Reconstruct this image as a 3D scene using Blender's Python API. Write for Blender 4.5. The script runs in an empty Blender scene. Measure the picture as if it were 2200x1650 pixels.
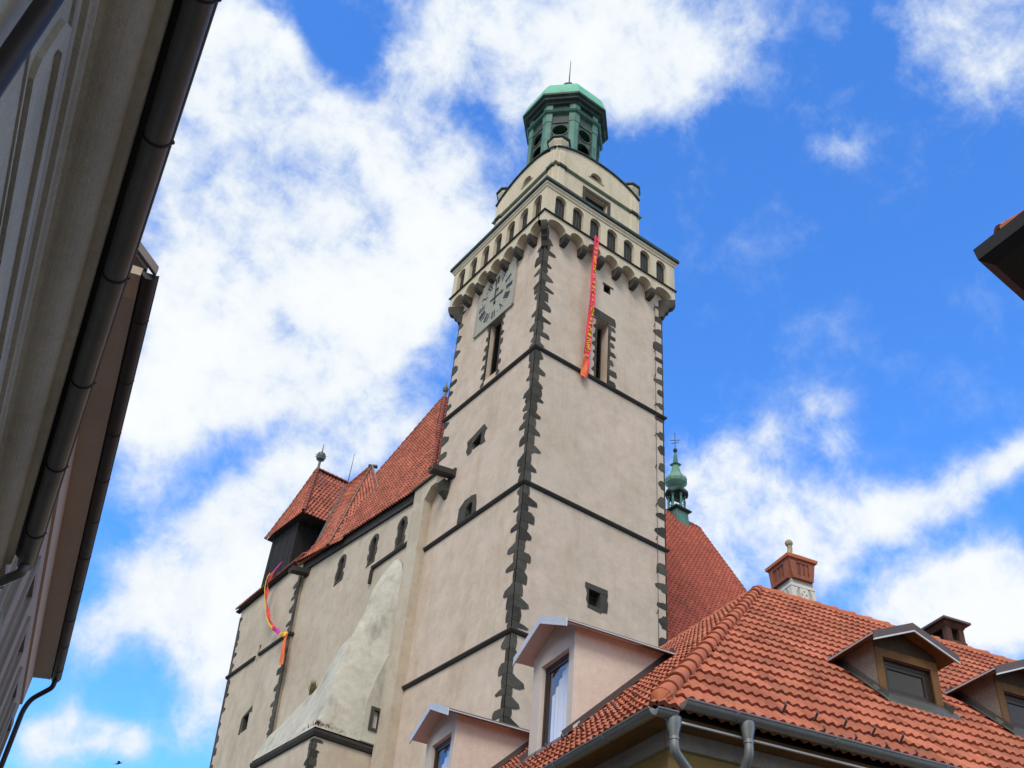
import bpy, bmesh, math, random
from mathutils import Vector, Matrix
from mathutils.geometry import tessellate_polygon
random.seed(7)
RAD = math.radians
scene = bpy.context.scene
COL = scene.collection

# ------------------------------------------------------------------ camera
CAM = Vector((-21.80, -31.89, 1.60))
cd = bpy.data.cameras.new('camera')
cam = bpy.data.objects.new('camera', cd)
COL.objects.link(cam)
cd.sensor_width = 36.0
cd.lens = 36.0 * 2250.0 / 2200.0
cd.clip_end = 2000.0
cd.clip_start = 0.05
RM = Matrix(((0.80029539, -0.42899827, -0.41891262),
             (-0.59446575, -0.47639191, -0.64781265),
             (0.07834392, 0.76747068, -0.63627902)))
cam.matrix_world = Matrix.Translation(CAM) @ RM.to_4x4()
scene.camera = cam

# ------------------------------------------------------------------ exposure
scene.render.engine = 'CYCLES'
scene.view_settings.view_transform = 'Standard'
scene.view_settings.look = 'None'
scene.view_settings.gamma = 1.0
scene.view_settings.exposure = 0.88

# ------------------------------------------------------------------ sky
SUN_AZ, SUN_EL = 222.0, 47.0
CLOUDS = [(78.7, 34.8, 2.8, 1), (80.6, 33.7, 2.05, 0.9), (75.4, 37.2, 3.38, 1), (70.8, 38.8, 3.22, 1), (66.8, 41.0, 3.02, 1), (65.5, 43.8, 2.52, 0.8), (74.4, 41.3, 4.4, 1), (79.4, 39.2, 3.78, 1), (70.0, 44.6, 3.73, 1), (65.8, 47.4, 3.51, 0.85), (78.5, 43.1, 3.34, 0.9), (74.5, 46.0, 3.42, 0.9), (70.2, 49.1, 3.7, 0.9), (65.8, 51.1, 2.97, 0.75), (78.5, 47.3, 2.62, 0.8), (80.4, 45.4, 2.59, 0.8), (84.1, 48.1, 2.53, 0.8), (81.4, 49.8, 2.81, 0.9), (79.7, 52.3, 2.59, 0.9), (84.8, 52.0, 2.51, 0.85), (82.4, 53.8, 2.08, 0.7), (77.2, 49.1, 2.88, 0.85), (73.9, 50.4, 2.67, 0.8), (70.0, 52.4, 2.69, 0.8), (83.4, 45.8, 2.07, 0.8), (62.5, 49.3, 3.01, 0.6), (82.4, 47.5, 1.27, -0.75), (77.4, 46.9, 1.19, -0.41), (75.7, 54.7, 1.9, -0.75), (72.4, 53.2, 1.45, -0.48), (79.5, 55.8, 1.63, -0.48), (61.3, 53.8, 1.73, -0.41), (66.6, 56.8, 3.14, 0.58), (61.3, 57.2, 3.39, 0.62), (55.8, 56.8, 3.63, 0.74), (50.1, 57.4, 3.35, 0.7), (44.8, 56.8, 2.84, 0.66), (40.0, 57.0, 2.09, 0.47), (46.2, 55.2, 2.16, 0.55), (53.9, 59.0, 3.1, 0.55), (65.5, 58.6, 2.4, 0.47), (58.6, 55.0, 2.45, 0.47), (69.6, 55.4, 1.93, 0.39), (64.6, 36.0, 2.27, 0.6), (67.1, 34.8, 2.0, 0.5), (70.8, 32.9, 1.46, 0.35), (79.3, 30.1, 1.58, 0.6), (75.2, 27.2, 2.55, 0.9), (73.5, 28.8, 2.6, 1), (71.9, 30.6, 2.41, 0.9), (70.1, 32.5, 1.96, 0.7), (76.5, 25.6, 2.27, 0.9), (73.2, 25.4, 2.8, 0.9), (71.9, 27.1, 2.37, 0.9), (73.9, 23.3, 2.06, 0.7), (71.7, 23.1, 2.09, 0.7), (78.8, 22.3, 1.62, 0.8), (72.7, 21.2, 2.05, 0.5), (71.7, 19.4, 2.26, 0.5), (79.3, 17.4, 1.23, 0.9), (77.9, 18.0, 1.37, 1), (76.2, 18.0, 1.28, 1), (74.8, 17.9, 1.08, 0.9), (78.6, 16.3, 1.44, 0.6), (26.0, 56.5, 1.93, 0.23), (23.4, 55.5, 1.89, 0.26), (19.1, 54.3, 2.22, 0.3), (16.4, 54.0, 1.58, 0.28), (21.9, 52.5, 1.66, 0.26), (19.1, 51.7, 1.61, 0.26), (33.0, 51.2, 1.59, 0.21), (30.1, 51.0, 1.12, 0.18), (36.3, 49.5, 1.17, 0.15), (42.4, 36.1, 1.7, 0.9), (39.3, 36.9, 1.43, 0.65), (36.2, 37.7, 1.52, 0.49), (35.3, 35.9, 1.38, 0.3), (44.3, 33.9, 2.2, 0.9), (41.5, 33.1, 2.63, 1), (38.1, 32.4, 2.56, 1), (35.2, 31.7, 2.04, 0.95), (40.6, 30.6, 2.6, 0.9), (43.6, 31.0, 2.65, 0.9), (37.4, 30.0, 1.84, 0.7), (32.7, 32.0, 1.55, 0.9), (30.5, 32.4, 1.52, 0.9), (28.3, 32.8, 1.38, 0.85), (26.3, 33.4, 1.14, 0.8), (25.0, 34.1, 1.02, 0.9), (32.5, 28.2, 1.52, 0.8), (30.4, 28.4, 1.7, 0.9), (28.3, 28.9, 1.66, 0.85), (26.6, 29.1, 1.42, 0.8), (28.8, 26.9, 1.85, 0.9), (31.8, 26.8, 1.71, 0.8), (34.2, 27.0, 1.76, 0.5), (27.3, 26.5, 1.81, 0.9), (50.2, 29.2, 4.93, 0.8), (222, 48, 62, 1.6), (150, 30, 32, 1.2), (300, 30, 32, 1.2), (222, 10, 50, 1.0)]  # last, broadest entries lie out of view, added to whiten the skylight

def make_world():
    w = bpy.data.worlds.new('World')
    scene.world = w
    w.use_nodes = True
    nt = w.node_tree
    N, L = nt.nodes, nt.links
    N.clear()
    def nd(t, **k):
        n = N.new(t)
        for a, b in k.items():
            setattr(n, a, b)
        return n
    def math_(op, a, b=None, c=None, clamp=False):
        n = nd('ShaderNodeMath', operation=op)
        n.use_clamp = clamp
        for i, v in enumerate((a, b, c)):
            if v is None:
                continue
            if isinstance(v, (int, float)):
                n.inputs[i].default_value = v
            else:
                L.new(v, n.inputs[i])
        return n.outputs[0]
    sky = nd('ShaderNodeTexSky', sky_type='NISHITA')
    sky.sun_disc = False
    sky.sun_elevation = RAD(SUN_EL)
    sky.sun_rotation = RAD(90 - SUN_AZ)
    sky.air_density = 1.0
    sky.dust_density = 0.4
    sky.ozone_density = 2.0
    tc = nd('ShaderNodeTexCoord')
    d = tc.outputs['Generated']
    total = None
    for az, el, r, wt in CLOUDS:
        c = Vector((math.cos(RAD(az)) * math.cos(RAD(el)), math.sin(RAD(az)) * math.cos(RAD(el)), math.sin(RAD(el))))
        dp = nd('ShaderNodeVectorMath', operation='DOT_PRODUCT')
        L.new(d, dp.inputs[0])
        dp.inputs[1].default_value = c
        kk = 2.0 / (RAD(r) ** 2) * 1.25
        e = math_('MULTIPLY_ADD', dp.outputs['Value'], kk, -kk)
        g = math_('POWER', 2.71828, e)
        total = math_('MULTIPLY_ADD', g, wt, 0.0) if total is None else math_('MULTIPLY_ADD', g, wt, total)
    total = math_('MINIMUM', math_('MULTIPLY', total, .95), 1.2)
    def noise(scale, detail, rough, off=0.0, dist=0.0):
        mp = nd('ShaderNodeMapping')
        mp.inputs['Location'].default_value = (off, off * .7, off * .3)
        L.new(d, mp.inputs[0])
        n = nd('ShaderNodeTexNoise')
        n.inputs['Scale'].default_value = scale
        n.inputs['Detail'].default_value = detail
        n.inputs['Roughness'].default_value = rough
        n.inputs['Distortion'].default_value = dist
        L.new(mp.outputs[0], n.inputs['Vector'])
        return n.outputs['Fac']
    n1 = noise(6.5, 11.0, .60, 1.3, .12)
    n2 = noise(22.0, 9.0, .64, 4.1, .25)
    n3 = noise(4.0, 5.0, .55, 7.7, .2)
    t = math_('MULTIPLY_ADD', n1, 2.7, -1.35)
    t = math_('MULTIPLY_ADD', n2, 1.7, math_('SUBTRACT', t, 0.85))
    gate = math_('MULTIPLY_ADD', total, 1.5, .22, clamp=True)
    dens = math_('MULTIPLY_ADD', t, gate, total)
    mr = nd('ShaderNodeMapRange', interpolation_type='SMOOTHSTEP')
    mr.inputs['From Min'].default_value = 0.16
    mr.inputs['From Max'].default_value = 1.28
    L.new(dens, mr.inputs['Value'])
    fac = mr.outputs[0]
    # sky tint
    hs = nd('ShaderNodeHueSaturation')
    hs.inputs['Saturation'].default_value = 1.16
    hs.inputs['Value'].default_value = 1.32
    hs.inputs['Hue'].default_value = 0.508
    L.new(sky.outputs[0], hs.inputs['Color'])
    tint = nd('ShaderNodeMix', data_type='RGBA', blend_type='MULTIPLY')
    tint.inputs['Factor'].default_value = 1.0
    tint.inputs['B'].default_value = (.74, 1.32, 1.75, 1)
    L.new(hs.outputs[0], tint.inputs['A'])
    # cloud tone: thin parts bluish, thick parts white with grey bellies
    cr = nd('ShaderNodeMix', data_type='RGBA')
    cr.inputs['A'].default_value = (4.5, 5.15, 6.0, 1)
    cr.inputs['B'].default_value = (6.15, 6.35, 6.45, 1)
    f2 = nd('ShaderNodeMapRange', interpolation_type='SMOOTHSTEP')
    f2.inputs['From Min'].default_value = 0.45
    f2.inputs['From Max'].default_value = 1.65
    L.new(math_('MULTIPLY_ADD', n3, .8, math_('SUBTRACT', dens, .4)), f2.inputs['Value'])
    L.new(f2.outputs[0], cr.inputs['Factor'])
    mx = nd('ShaderNodeMix', data_type='RGBA')
    L.new(fac, mx.inputs['Factor'])
    L.new(tint.outputs['Result'], mx.inputs['A'])
    L.new(cr.outputs['Result'], mx.inputs['B'])
    bg = nd('ShaderNodeBackground')
    bg.inputs['Strength'].default_value = 0.085
    L.new(mx.outputs['Result'], bg.inputs['Color'])
    out = nd('ShaderNodeOutputWorld')
    L.new(bg.outputs[0], out.inputs['Surface'])
    w.cycles.sampling_method = 'MANUAL'
    w.cycles.sample_map_resolution = 512
make_world()

# ------------------------------------------------------------------ sun (veiled by cloud)
sd = bpy.data.lights.new('sun', 'SUN')
sd.energy = 1.3
sd.angle = RAD(22)
sd.color = (1.0, 0.91, 0.78)
so = bpy.data.objects.new('sun', sd)
COL.objects.link(so)
sdir = Vector((math.cos(RAD(SUN_AZ)) * math.cos(RAD(SUN_EL)), math.sin(RAD(SUN_AZ)) * math.cos(RAD(SUN_EL)), math.sin(RAD(SUN_EL))))
so.rotation_euler = sdir.to_track_quat('Z', 'Y').to_euler()
so.location = (0, 0, 100)

# ------------------------------------------------------------------ materials
def new_mat(name):
    m = bpy.data.materials.new(name)
    m.use_nodes = True
    nt = m.node_tree
    nt.nodes.clear()
    out = nt.nodes.new('ShaderNodeOutputMaterial')
    b = nt.nodes.new('ShaderNodeBsdfPrincipled')
    nt.links.new(b.outputs[0], out.inputs[0])
    return m, nt, b

def surf(name, c1, c2, rough=.8, s1=.6, s2=9.0, stain=None, stain_amt=0.0, stain_scale=(1.2, 1.2, .18), metal=0.0, bump=0.0, bump_scale=30.0, rnd=0.0, spec=.3, mottle=.5, patch=None, streak=None):
    """two tone procedural surface in object space, optional streaky stains of a colour of their own"""
    m, nt, b = new_mat(name)
    N, L = nt.nodes, nt.links
    tc = N.new('ShaderNodeTexCoord')
    def noise(scale, det=6.0, ro=.6, mapping=None):
        n = N.new('ShaderNodeTexNoise')
        n.inputs['Scale'].default_value = scale
        n.inputs['Detail'].default_value = det
        n.inputs['Roughness'].default_value = ro
        if mapping:
            mp = N.new('ShaderNodeMapping')
            mp.inputs['Scale'].default_value = mapping
            L.new(tc.outputs['Object'], mp.inputs[0])
            L.new(mp.outputs[0], n.inputs['Vector'])
        else:
            L.new(tc.outputs['Object'], n.inputs['Vector'])
        return n.outputs['Fac']
    def mapr(v, a, c):
        r = N.new('ShaderNodeMapRange')
        r.inputs['From Min'].default_value = a
        r.inputs['From Max'].default_value = c
        L.new(v, r.inputs['Value'])
        return r.outputs[0]
    def mix(f, a, c, blend='MIX'):
        x = N.new('ShaderNodeMix')
        x.data_type = 'RGBA'
        x.blend_type = blend
        for s, v in (('Factor', f), ('A', a), ('B', c)):
            if isinstance(v, (int, float)):
                x.inputs[s].default_value = v
            elif isinstance(v, tuple):
                x.inputs[s].default_value = (*v, 1)
            else:
                L.new(v, x.inputs[s])
        return x.outputs['Result']
    base = mix(mapr(noise(s1), .32, .68), c1, c2)
    fine = mapr(noise(s2, 8.0, .7), .25, .75)
    lum = N.new('ShaderNodeMapRange')
    lum.inputs['To Min'].default_value = 1.0 - .28 * mottle
    lum.inputs['To Max'].default_value = 1.0 + .22 * mottle
    L.new(fine, lum.inputs['Value'])
    hv = N.new('ShaderNodeHueSaturation')
    L.new(base, hv.inputs['Color'])
    L.new(lum.outputs[0], hv.inputs['Value'])
    col = hv.outputs[0]
    if rnd:
        at = N.new('ShaderNodeAttribute')
        at.attribute_name = 'rnd'
        r = N.new('ShaderNodeMapRange')
        r.inputs['To Min'].default_value = 1 - rnd
        r.inputs['To Max'].default_value = 1 + rnd
        L.new(at.outputs['Fac'], r.inputs['Value'])
        h2 = N.new('ShaderNodeHueSaturation')
        L.new(col, h2.inputs['Color'])
        L.new(r.outputs[0], h2.inputs['Value'])
        col = h2.outputs[0]
    if stain:
        f = mapr(noise(1.0, 7.0, .65, stain_scale), .52, .74)
        mm = N.new('ShaderNodeMath')
        mm.operation = 'MULTIPLY'
        L.new(f, mm.inputs[0])
        mm.inputs[1].default_value = stain_amt
        col = mix(mm.outputs[0], col, stain)
    if streak:
        f = mapr(noise(1.0, 8.0, .7, (3.2, 3.2, .10)), .54, .78)
        mm = N.new('ShaderNodeMath')
        mm.operation = 'MULTIPLY'
        L.new(f, mm.inputs[0])
        mm.inputs[1].default_value = streak[1]
        col = mix(mm.outputs[0], col, streak[0])
    if patch:
        pc, ps, p0, pa = patch
        f = mapr(noise(ps, 4.0, .55), p0, p0 + .025)
        mm = N.new('ShaderNodeMath')
        mm.operation = 'MULTIPLY'
        L.new(f, mm.inputs[0])
        mm.inputs[1].default_value = pa
        col = mix(mm.outputs[0], col, pc)
    L.new(col, b.inputs['Base Color'])
    b.inputs['Roughness'].default_value = rough
    b.inputs['Metallic'].default_value = metal
    b.inputs['Specular IOR Level'].default_value = spec
    if bump:
        bp = N.new('ShaderNodeBump')
        bp.inputs['Strength'].default_value = bump
        bp.inputs['Distance'].default_value = .03
        L.new(noise(bump_scale, 5.0), bp.inputs['Height'])
        L.new(bp.outputs[0], b.inputs['Normal'])
    return m

M = {}
M['plaster'] = surf('weathered_plaster', (.585, .475, .395), (.50, .415, .33), .92, .28, 1.3, (.37, .265, .17), .65, (.45, .45, .14), bump=.4, bump_scale=4, mottle=.7, patch=((.545, .47, .395), .30, .58, .45), streak=((.30, .235, .17), .30))
M['plaster_nave'] = surf('old_nave_plaster', (.53, .45, .355), (.445, .38, .295), .92, .25, 1.5, (.29, .25, .185), .5, (.5, .5, .14), bump=.4, bump_scale=4, mottle=.6, patch=((.53, .485, .40), .40, .58, .45), streak=((.25, .22, .165), .32))
M['plaster_top'] = surf('cream_plaster', (.62, .535, .40), (.55, .475, .345), .9, .5, 5.0, (.25, .20, .14), .4, (1.3, 1.3, .3), bump=.3, bump_scale=9, mottle=.35)
M['plaster_hood'] = surf('lime_plaster', (.52, .50, .43), (.40, .385, .325), .92, .6, 3.0, (.15, .14, .115), .75, (1.1, 1.1, .4), bump=.4, bump_scale=4, mottle=.7)
M['stone'] = surf('dark_ashlar', (.07, .064, .054), (.047, .044, .038), .9, 1.2, 12, (.13, .115, .095), .45, (1.6, 1.6, 1.6), bump=.8, bump_scale=9, mottle=.9, rnd=.42)
M['stone_trim'] = surf('black_trim_stone', (.055, .05, .045), (.035, .032, .03), .9, 1.0, 9, mottle=.7)
M['hole'] = surf('painted_interior_dark', (.015, .014, .013), (.01, .01, .01), 1.0, 1, 5)  # near-black colour paints the shade inside openings
M['band'] = surf('olive_weathered_band', (.20, .225, .15), (.13, .15, .10), .85, 1.5, 8, mottle=.7)
M['copper'] = surf('green_copper', (.10, .24, .19), (.06, .145, .12), .7, 1.3, 7, (.03, .055, .05), .85, (2.6, 2.6, .5), spec=.4, mottle=.6)
M['copper_pale'] = surf('streaked_green_copper', (.17, .34, .26), (.11, .23, .18), .65, 1.2, 7, (.33, .40, .33), .6, (3, 3, .6), mottle=.6)
M['copper_roof'] = surf('bright_verdigris', (.16, .50, .34), (.12, .40, .28), .6, .8, 6, (.06, .16, .12), .4, (1.5, 1.5, 1), mottle=.4)
M['copper_dark'] = surf('dark_copper', (.03, .055, .05), (.018, .03, .028), .6, 1.5, 8, (.09, .22, .17), .4, (2, 2, 1), mottle=.7)
M['tile_new'] = surf('orange_clay_tile', (.47, .168, .10), (.375, .12, .076), .8, .9, 14, (.19, .10, .065), .5, (1.6, 1.6, 1.6), rnd=.24, mottle=.9, spec=.15, bump=.3, bump_scale=60)
M['tile_ridge'] = surf('clay_ridge_tile', (.50, .155, .072), (.42, .12, .06), .75, 2.5, 16, (.22, .095, .06), .4, (3, 3, 3), mottle=.7)
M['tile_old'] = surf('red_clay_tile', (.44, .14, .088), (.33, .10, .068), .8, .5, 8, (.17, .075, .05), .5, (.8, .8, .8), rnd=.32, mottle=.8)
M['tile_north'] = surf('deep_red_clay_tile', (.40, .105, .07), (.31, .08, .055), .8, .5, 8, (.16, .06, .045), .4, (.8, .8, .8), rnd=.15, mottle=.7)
M['wood_black'] = surf('tarred_boards', (.022, .02, .019), (.012, .011, .011), .85, 2.0, 10, (.06, .055, .05), .5, (5, 5, .4), mottle=.9)
M['wood'] = surf('weathered_timber', (.20, .10, .035), (.13, .065, .025), .7, 3.0, 12, (.05, .03, .02), .7, (9, 9, 1.5), mottle=.8)
M['wood_old'] = surf('old_dark_timber', (.085, .058, .035), (.055, .038, .025), .8, 3.0, 12, (.15, .10, .055), .6, (9, 9, 1.5), mottle=.9)
M['zinc'] = surf('grey_zinc', (.30, .325, .335), (.24, .265, .275), .36, 2.0, 12, metal=.45, spec=.5, mottle=.4)
M['zinc_dark'] = surf('dark_zinc', (.15, .15, .14), (.11, .112, .105), .42, 1.5, 9, metal=.4, mottle=.5)
M['gutter_black'] = surf('black_gutter', (.028, .024, .026), (.018, .016, .018), .5, 1.5, 9, mottle=.5)
M['metal_white'] = surf('pale_metal_flashing', (.62, .66, .72), (.54, .58, .65), .4, 2.0, 9, spec=.5, mottle=.25)
M['metal_brown'] = surf('brown_sheet_metal', (.105, .075, .075), (.08, .058, .06), .45, 2, 9, spec=.45, mottle=.35)
M['pink_plaster'] = surf('pinkish_render', (.68, .58, .505), (.63, .535, .465), .9, .8, 10, (.42, .34, .29), .35, (1.2, 1.2, .4), bump=.35, bump_scale=40, mottle=.4)
M['white_trim'] = surf('off_white_trim', (.68, .62, .58), (.63, .575, .54), .8, 1.0, 10, mottle=.25)
M['ochre'] = surf('yellow_ochre_render', (.42, .29, .10), (.35, .24, .085), .9, .9, 9, (.2, .14, .07), .4, (1.5, 1.5, .4), mottle=.5)
M['frieze'] = surf('grey_render', (.45, .43, .39), (.38, .36, .33), .9, .8, 10, (.16, .15, .13), .5, (1.2, 1.2, .5), bump=.5, bump_scale=30, mottle=.6)
M['cheek'] = surf('rough_grey_render', (.26, .235, .20), (.21, .19, .165), .95, 1.2, 14, bump=.8, bump_scale=35, mottle=.7)
M['house_a'] = surf('cornice_plaster', (.52, .485, .405), (.45, .42, .35), .92, .5, 14, (.27, .25, .20), .45, (.9, .9, .9), bump=.5, bump_scale=45, mottle=.5)  # plaster's own colour for cornice, walls and soffit
M['house_b'] = surf('brown_render', (.40, .34, .285), (.34, .29, .245), .92, .4, 18, mottle=.4)
M['house_b_trim'] = surf('pale_render_band', (.52, .42, .33), (.47, .38, .30), .9, .5, 12, mottle=.3)
M['window_grey'] = surf('grey_window_surround', (.27, .255, .25), (.23, .22, .215), .8, 1, 10, mottle=.3)
M['soffit_b'] = surf('brown_soffit_board', (.42, .39, .345), (.36, .335, .295), .85, .4, 14, mottle=.4)
M['frame_brown'] = surf('dark_brown_window_frame', (.035, .02, .014), (.025, .015, .011), .45, 3, 14, spec=.5, mottle=.4)
M['curtain'] = surf('white_curtain', (.86, .86, .86), (.80, .81, .82), .9, 2, 8, mottle=.2)
M['iron'] = surf('black_iron', (.02, .02, .021), (.03, .028, .027), .55, 4, 12)
M['clockface'] = surf('grey_clock_board', (.37, .36, .31), (.30, .295, .255), .85, .7, 6, (.14, .14, .12), .35, (1.5, 1.5, .5), mottle=.5)
M['pink'] = surf('magenta_cloth', (.78, .05, .15), (.74, .07, .06), .8, 1.2, 6, mottle=.5)
M['magenta'] = surf('purple_pink_cloth', (.60, .05, .33), (.50, .04, .28), .8, 1.2, 6, mottle=.4)
M['orange'] = surf('orange_cloth', (.80, .20, .05), (.66, .11, .04), .8, 1.6, 6, mottle=.5)
M['red_cloth'] = surf('red_orange_cloth', (.72, .10, .05), (.60, .05, .07), .8, 2.5, 6, mottle=.6)
M['yellow'] = surf('yellow_cloth', (.85, .55, .03), (.75, .45, .03), .8, 2, 6, mottle=.3)
M['terracotta'] = surf('terracotta_hood', (.30, .105, .065), (.22, .08, .055), .85, 3, 14, (.12, .07, .05), .6, (5, 5, 1.5), mottle=.8)
M['chim_plaster'] = surf('pale_green_render', (.44, .455, .40), (.38, .395, .35), .9, 2, 12, mottle=.5)
M['chim_white'] = surf('white_stucco', (.62, .62, .59), (.55, .55, .53), .85, 2, 12, mottle=.4)
M['mortar'] = surf('pale_mortar', (.30, .22, .175), (.24, .165, .13), .9, 3, 12, mottle=.6)
M['brick'] = surf('sooty_brick', (.115, .05, .035), (.075, .04, .03), .9, 4, 18, (.03, .026, .024), .7, (4, 4, 2), mottle=.8)
M['grass'] = surf('dry_grass', (.16, .13, .045), (.07, .085, .025), .8, 6, 20, mottle=.8)
M['moss'] = surf('brown_moss', (.11, .075, .05), (.05, .04, .03), .95, 4, 20, mottle=.9)
M['ball_stone'] = surf('sandstone', (.36, .33, .23), (.30, .27, .19), .85, 4, 14, mottle=.5)
M['cobble'] = surf('street_paving', (.22, .205, .185), (.15, .14, .13), .9, .4, 5, bump=.6, bump_scale=7, mottle=.9)
M['bird'] = surf('bird_plumage', (.02, .02, .025), (.04, .035, .03), .7, 8, 20)

def glass_mat(name, tint, fac, rough=.03, mul=.6):
    m, nt, b = new_mat(name)
    N, L = nt.nodes, nt.links
    out = [n for n in N if n.type == 'OUTPUT_MATERIAL'][0]
    g = N.new('ShaderNodeBsdfGlossy')
    g.inputs['Roughness'].default_value = rough
    g.inputs['Color'].default_value = (.95, .97, 1, 1)
    t = N.new('ShaderNodeBsdfTransparent')
    t.inputs['Color'].default_value = (*tint, 1)
    lw = N.new('ShaderNodeLayerWeight')
    lw.inputs['Blend'].default_value = .35
    mm = N.new('ShaderNodeMath')
    mm.operation = 'MULTIPLY_ADD'
    mm.use_clamp = True
    L.new(lw.outputs['Fresnel'], mm.inputs[0])
    mm.inputs[1].default_value = mul
    mm.inputs[2].default_value = fac
    ns = N.new('ShaderNodeTexNoise')
    ns.inputs['Scale'].default_value = 3.0
    bp = N.new('ShaderNodeBump')
    bp.inputs['Strength'].default_value = .05
    tc = N.new('ShaderNodeTexCoord')
    L.new(tc.outputs['Object'], ns.inputs['Vector'])
    L.new(ns.outputs['Fac'], bp.inputs['Height'])
    L.new(bp.outputs[0], g.inputs['Normal'])
    mx = N.new('ShaderNodeMixShader')
    L.new(mm.outputs[0], mx.inputs[0])
    L.new(t.outputs[0], mx.inputs[1])
    L.new(g.outputs[0], mx.inputs[2])
    L.new(mx.outputs[0], out.inputs[0])
    N.remove(b)
    return m
M['glass'] = glass_mat('window_glass', (.95, .96, .97), .03, .03, .2)
M['glass_dark'] = surf('dim_window_glass', (.035, .03, .026), (.02, .018, .016), .07, 2.0, 9, spec=.5, mottle=.5)
M['glass_lead'] = surf('leaded_glass', (.03, .034, .036), (.012, .013, .015), .45, 6, 14, spec=.25, mottle=.9)
M['lead'] = surf('weathered_lead_sheet', (.055, .085, .075), (.035, .05, .047), .7, 1.2, 8, (.10, .24, .18), .55, (2.0, 2.0, .7), mottle=.7)

# ------------------------------------------------------------------ mesh helpers
class MB:
    def __init__(s):
        s.v, s.f, s.r = [], [], []
        s.has_r = False
    def add(s, verts, faces, r=None):
        b = len(s.v)
        s.v += [tuple(p) for p in verts]
        for i, f in enumerate(faces):
            s.f.append(tuple(b + j for j in f))
            s.r.append(0.5 if r is None else r[i])
        if r is not None:
            s.has_r = True
    def build(s, name, mat, parent=None, smooth=False, fix=True):
        me = bpy.data.meshes.new(name)
        me.from_pydata(s.v, [], s.f)
        if mat in ('stone',):
            s.has_r = True
        if s.has_r:
            at = me.attributes.new('rnd', 'FLOAT', 'FACE')
            at.data.foreach_set('value', s.r)
        if fix:
            bm = bmesh.new()
            bm.from_mesh(me)
            bmesh.ops.recalc_face_normals(bm, faces=bm.faces)
            bm.to_mesh(me)
            bm.free()
        if smooth:
            me.polygons.foreach_set('use_smooth', [True] * len(me.polygons))
            try:
                me.set_sharp_from_angle(angle=RAD(40))
            except Exception:
                pass
        me.materials.append(M[mat])
        o = bpy.data.objects.new(name, me)
        COL.objects.link(o)
        if parent:
            o.parent = parent
            if parent.type == 'EMPTY':
                o.matrix_parent_inverse = Matrix.Translation(-parent.location)
        return o

def thing(name, label, cat, loc=(0, 0, 0), group=None):
    o = bpy.data.objects.new(name, None)
    COL.objects.link(o)
    o.location = loc
    o.empty_display_size = .5
    o['label'] = label
    o['category'] = cat
    if group:
        o['group'] = group
    return o

def tag(o, label=None, cat=None, group=None, kind=None):
    if label: o['label'] = label
    if cat: o['category'] = cat
    if group: o['group'] = group
    if kind: o['kind'] = kind
    return o

V3 = Vector
Z = V3((0, 0, 1))
class Fr:
    """frame: point(u, v, w) = O + u U + v V + w N"""
    def __init__(s, O, U, V, N):
        s.O, s.U, s.V, s.N = V3(O), V3(U), V3(V), V3(N)
    def __call__(s, u, v, w=0.0):
        return s.O + s.U * u + s.V * v + s.N * w
FR = Fr((0, 0, 0), (1, 0, 0), (0, 0, 1), (0, -1, 0))      # tower right (street) face: u = x
FL = Fr((0, 0, 0), (0, 1, 0), (0, 0, 1), (-1, 0, 0))      # tower left (west) face: u = y
WL, WR = 8.12, 8.5

def plate(mb, outer, holes, F, w0, w1):
    """flat slab with holes, front at w0, back at w1"""
    loops = [outer] + list(holes)
    flat = [p for l in loops for p in l]
    tris = tessellate_polygon([[V3((p[0], p[1], 0)) for p in l] for l in loops])
    n = len(flat)
    verts = [F(p[0], p[1], w0) for p in flat] + [F(p[0], p[1], w1) for p in flat]
    faces = [tuple(t) for t in tris] + [tuple(i + n for i in reversed(t)) for t in tris]
    b = 0
    for l in loops:
        k = len(l)
        for i in range(k):
            j = (i + 1) % k
            faces.append((b + i, b + j, b + j + n, b + i + n))
        b += k
    mb.add(verts, faces)

def box(mb, F, u0, u1, v0, v1, w0, w1):
    vs = [F(u, v, w) for w in (w0, w1) for v in (v0, v1) for u in (u0, u1)]
    mb.add(vs, [(0, 1, 3, 2), (4, 6, 7, 5), (0, 4, 5, 1), (2, 3, 7, 6), (0, 2, 6, 4), (1, 5, 7, 3)])
WF = Fr((0, 0, 0), (1, 0, 0), (0, 1, 0), (0, 0, 1))
def wbox(mb, x0, x1, y0, y1, z0, z1):
    box(mb, WF, x0, x1, y0, y1, z0, z1)

def loft(mb, rings, closed=True, caps=True):
    n = len(rings[0])
    vs = [p for r in rings for p in r]
    fs = []
    for i in range(len(rings) - 1):
        for j in range(n if closed else n - 1):
            k = (j + 1) % n
            fs.append((i * n + j, i * n + k, (i + 1) * n + k, (i + 1) * n + j))
    if caps and closed:
        fs.append(tuple(range(n - 1, -1, -1)))
        fs.append(tuple((len(rings) - 1) * n + j for j in range(n)))
    mb.add(vs, fs)

def ring_rect(mb, x0, x1, y0, y1, prof):
    """closed profile [(offset, z)] swept round a rectangle with mitred corners"""
    rings = []
    for o, z in prof + [prof[0]]:
        rings.append([V3((x0 - o, y0 - o, z)), V3((x1 + o, y0 - o, z)), V3((x1 + o, y1 + o, z)), V3((x0 - o, y1 + o, z))])
    loft(mb, rings, True, False)

def lathe(mb, c, prof, n=16, phase=0.0, caps=True):
    rings = []
    for r, z in prof:
        rings.append([V3((c[0] + r * math.cos(phase + 2 * math.pi * i / n), c[1] + r * math.sin(phase + 2 * math.pi * i / n), z)) for i in range(n)])
    loft(mb, rings, True, caps)

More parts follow.
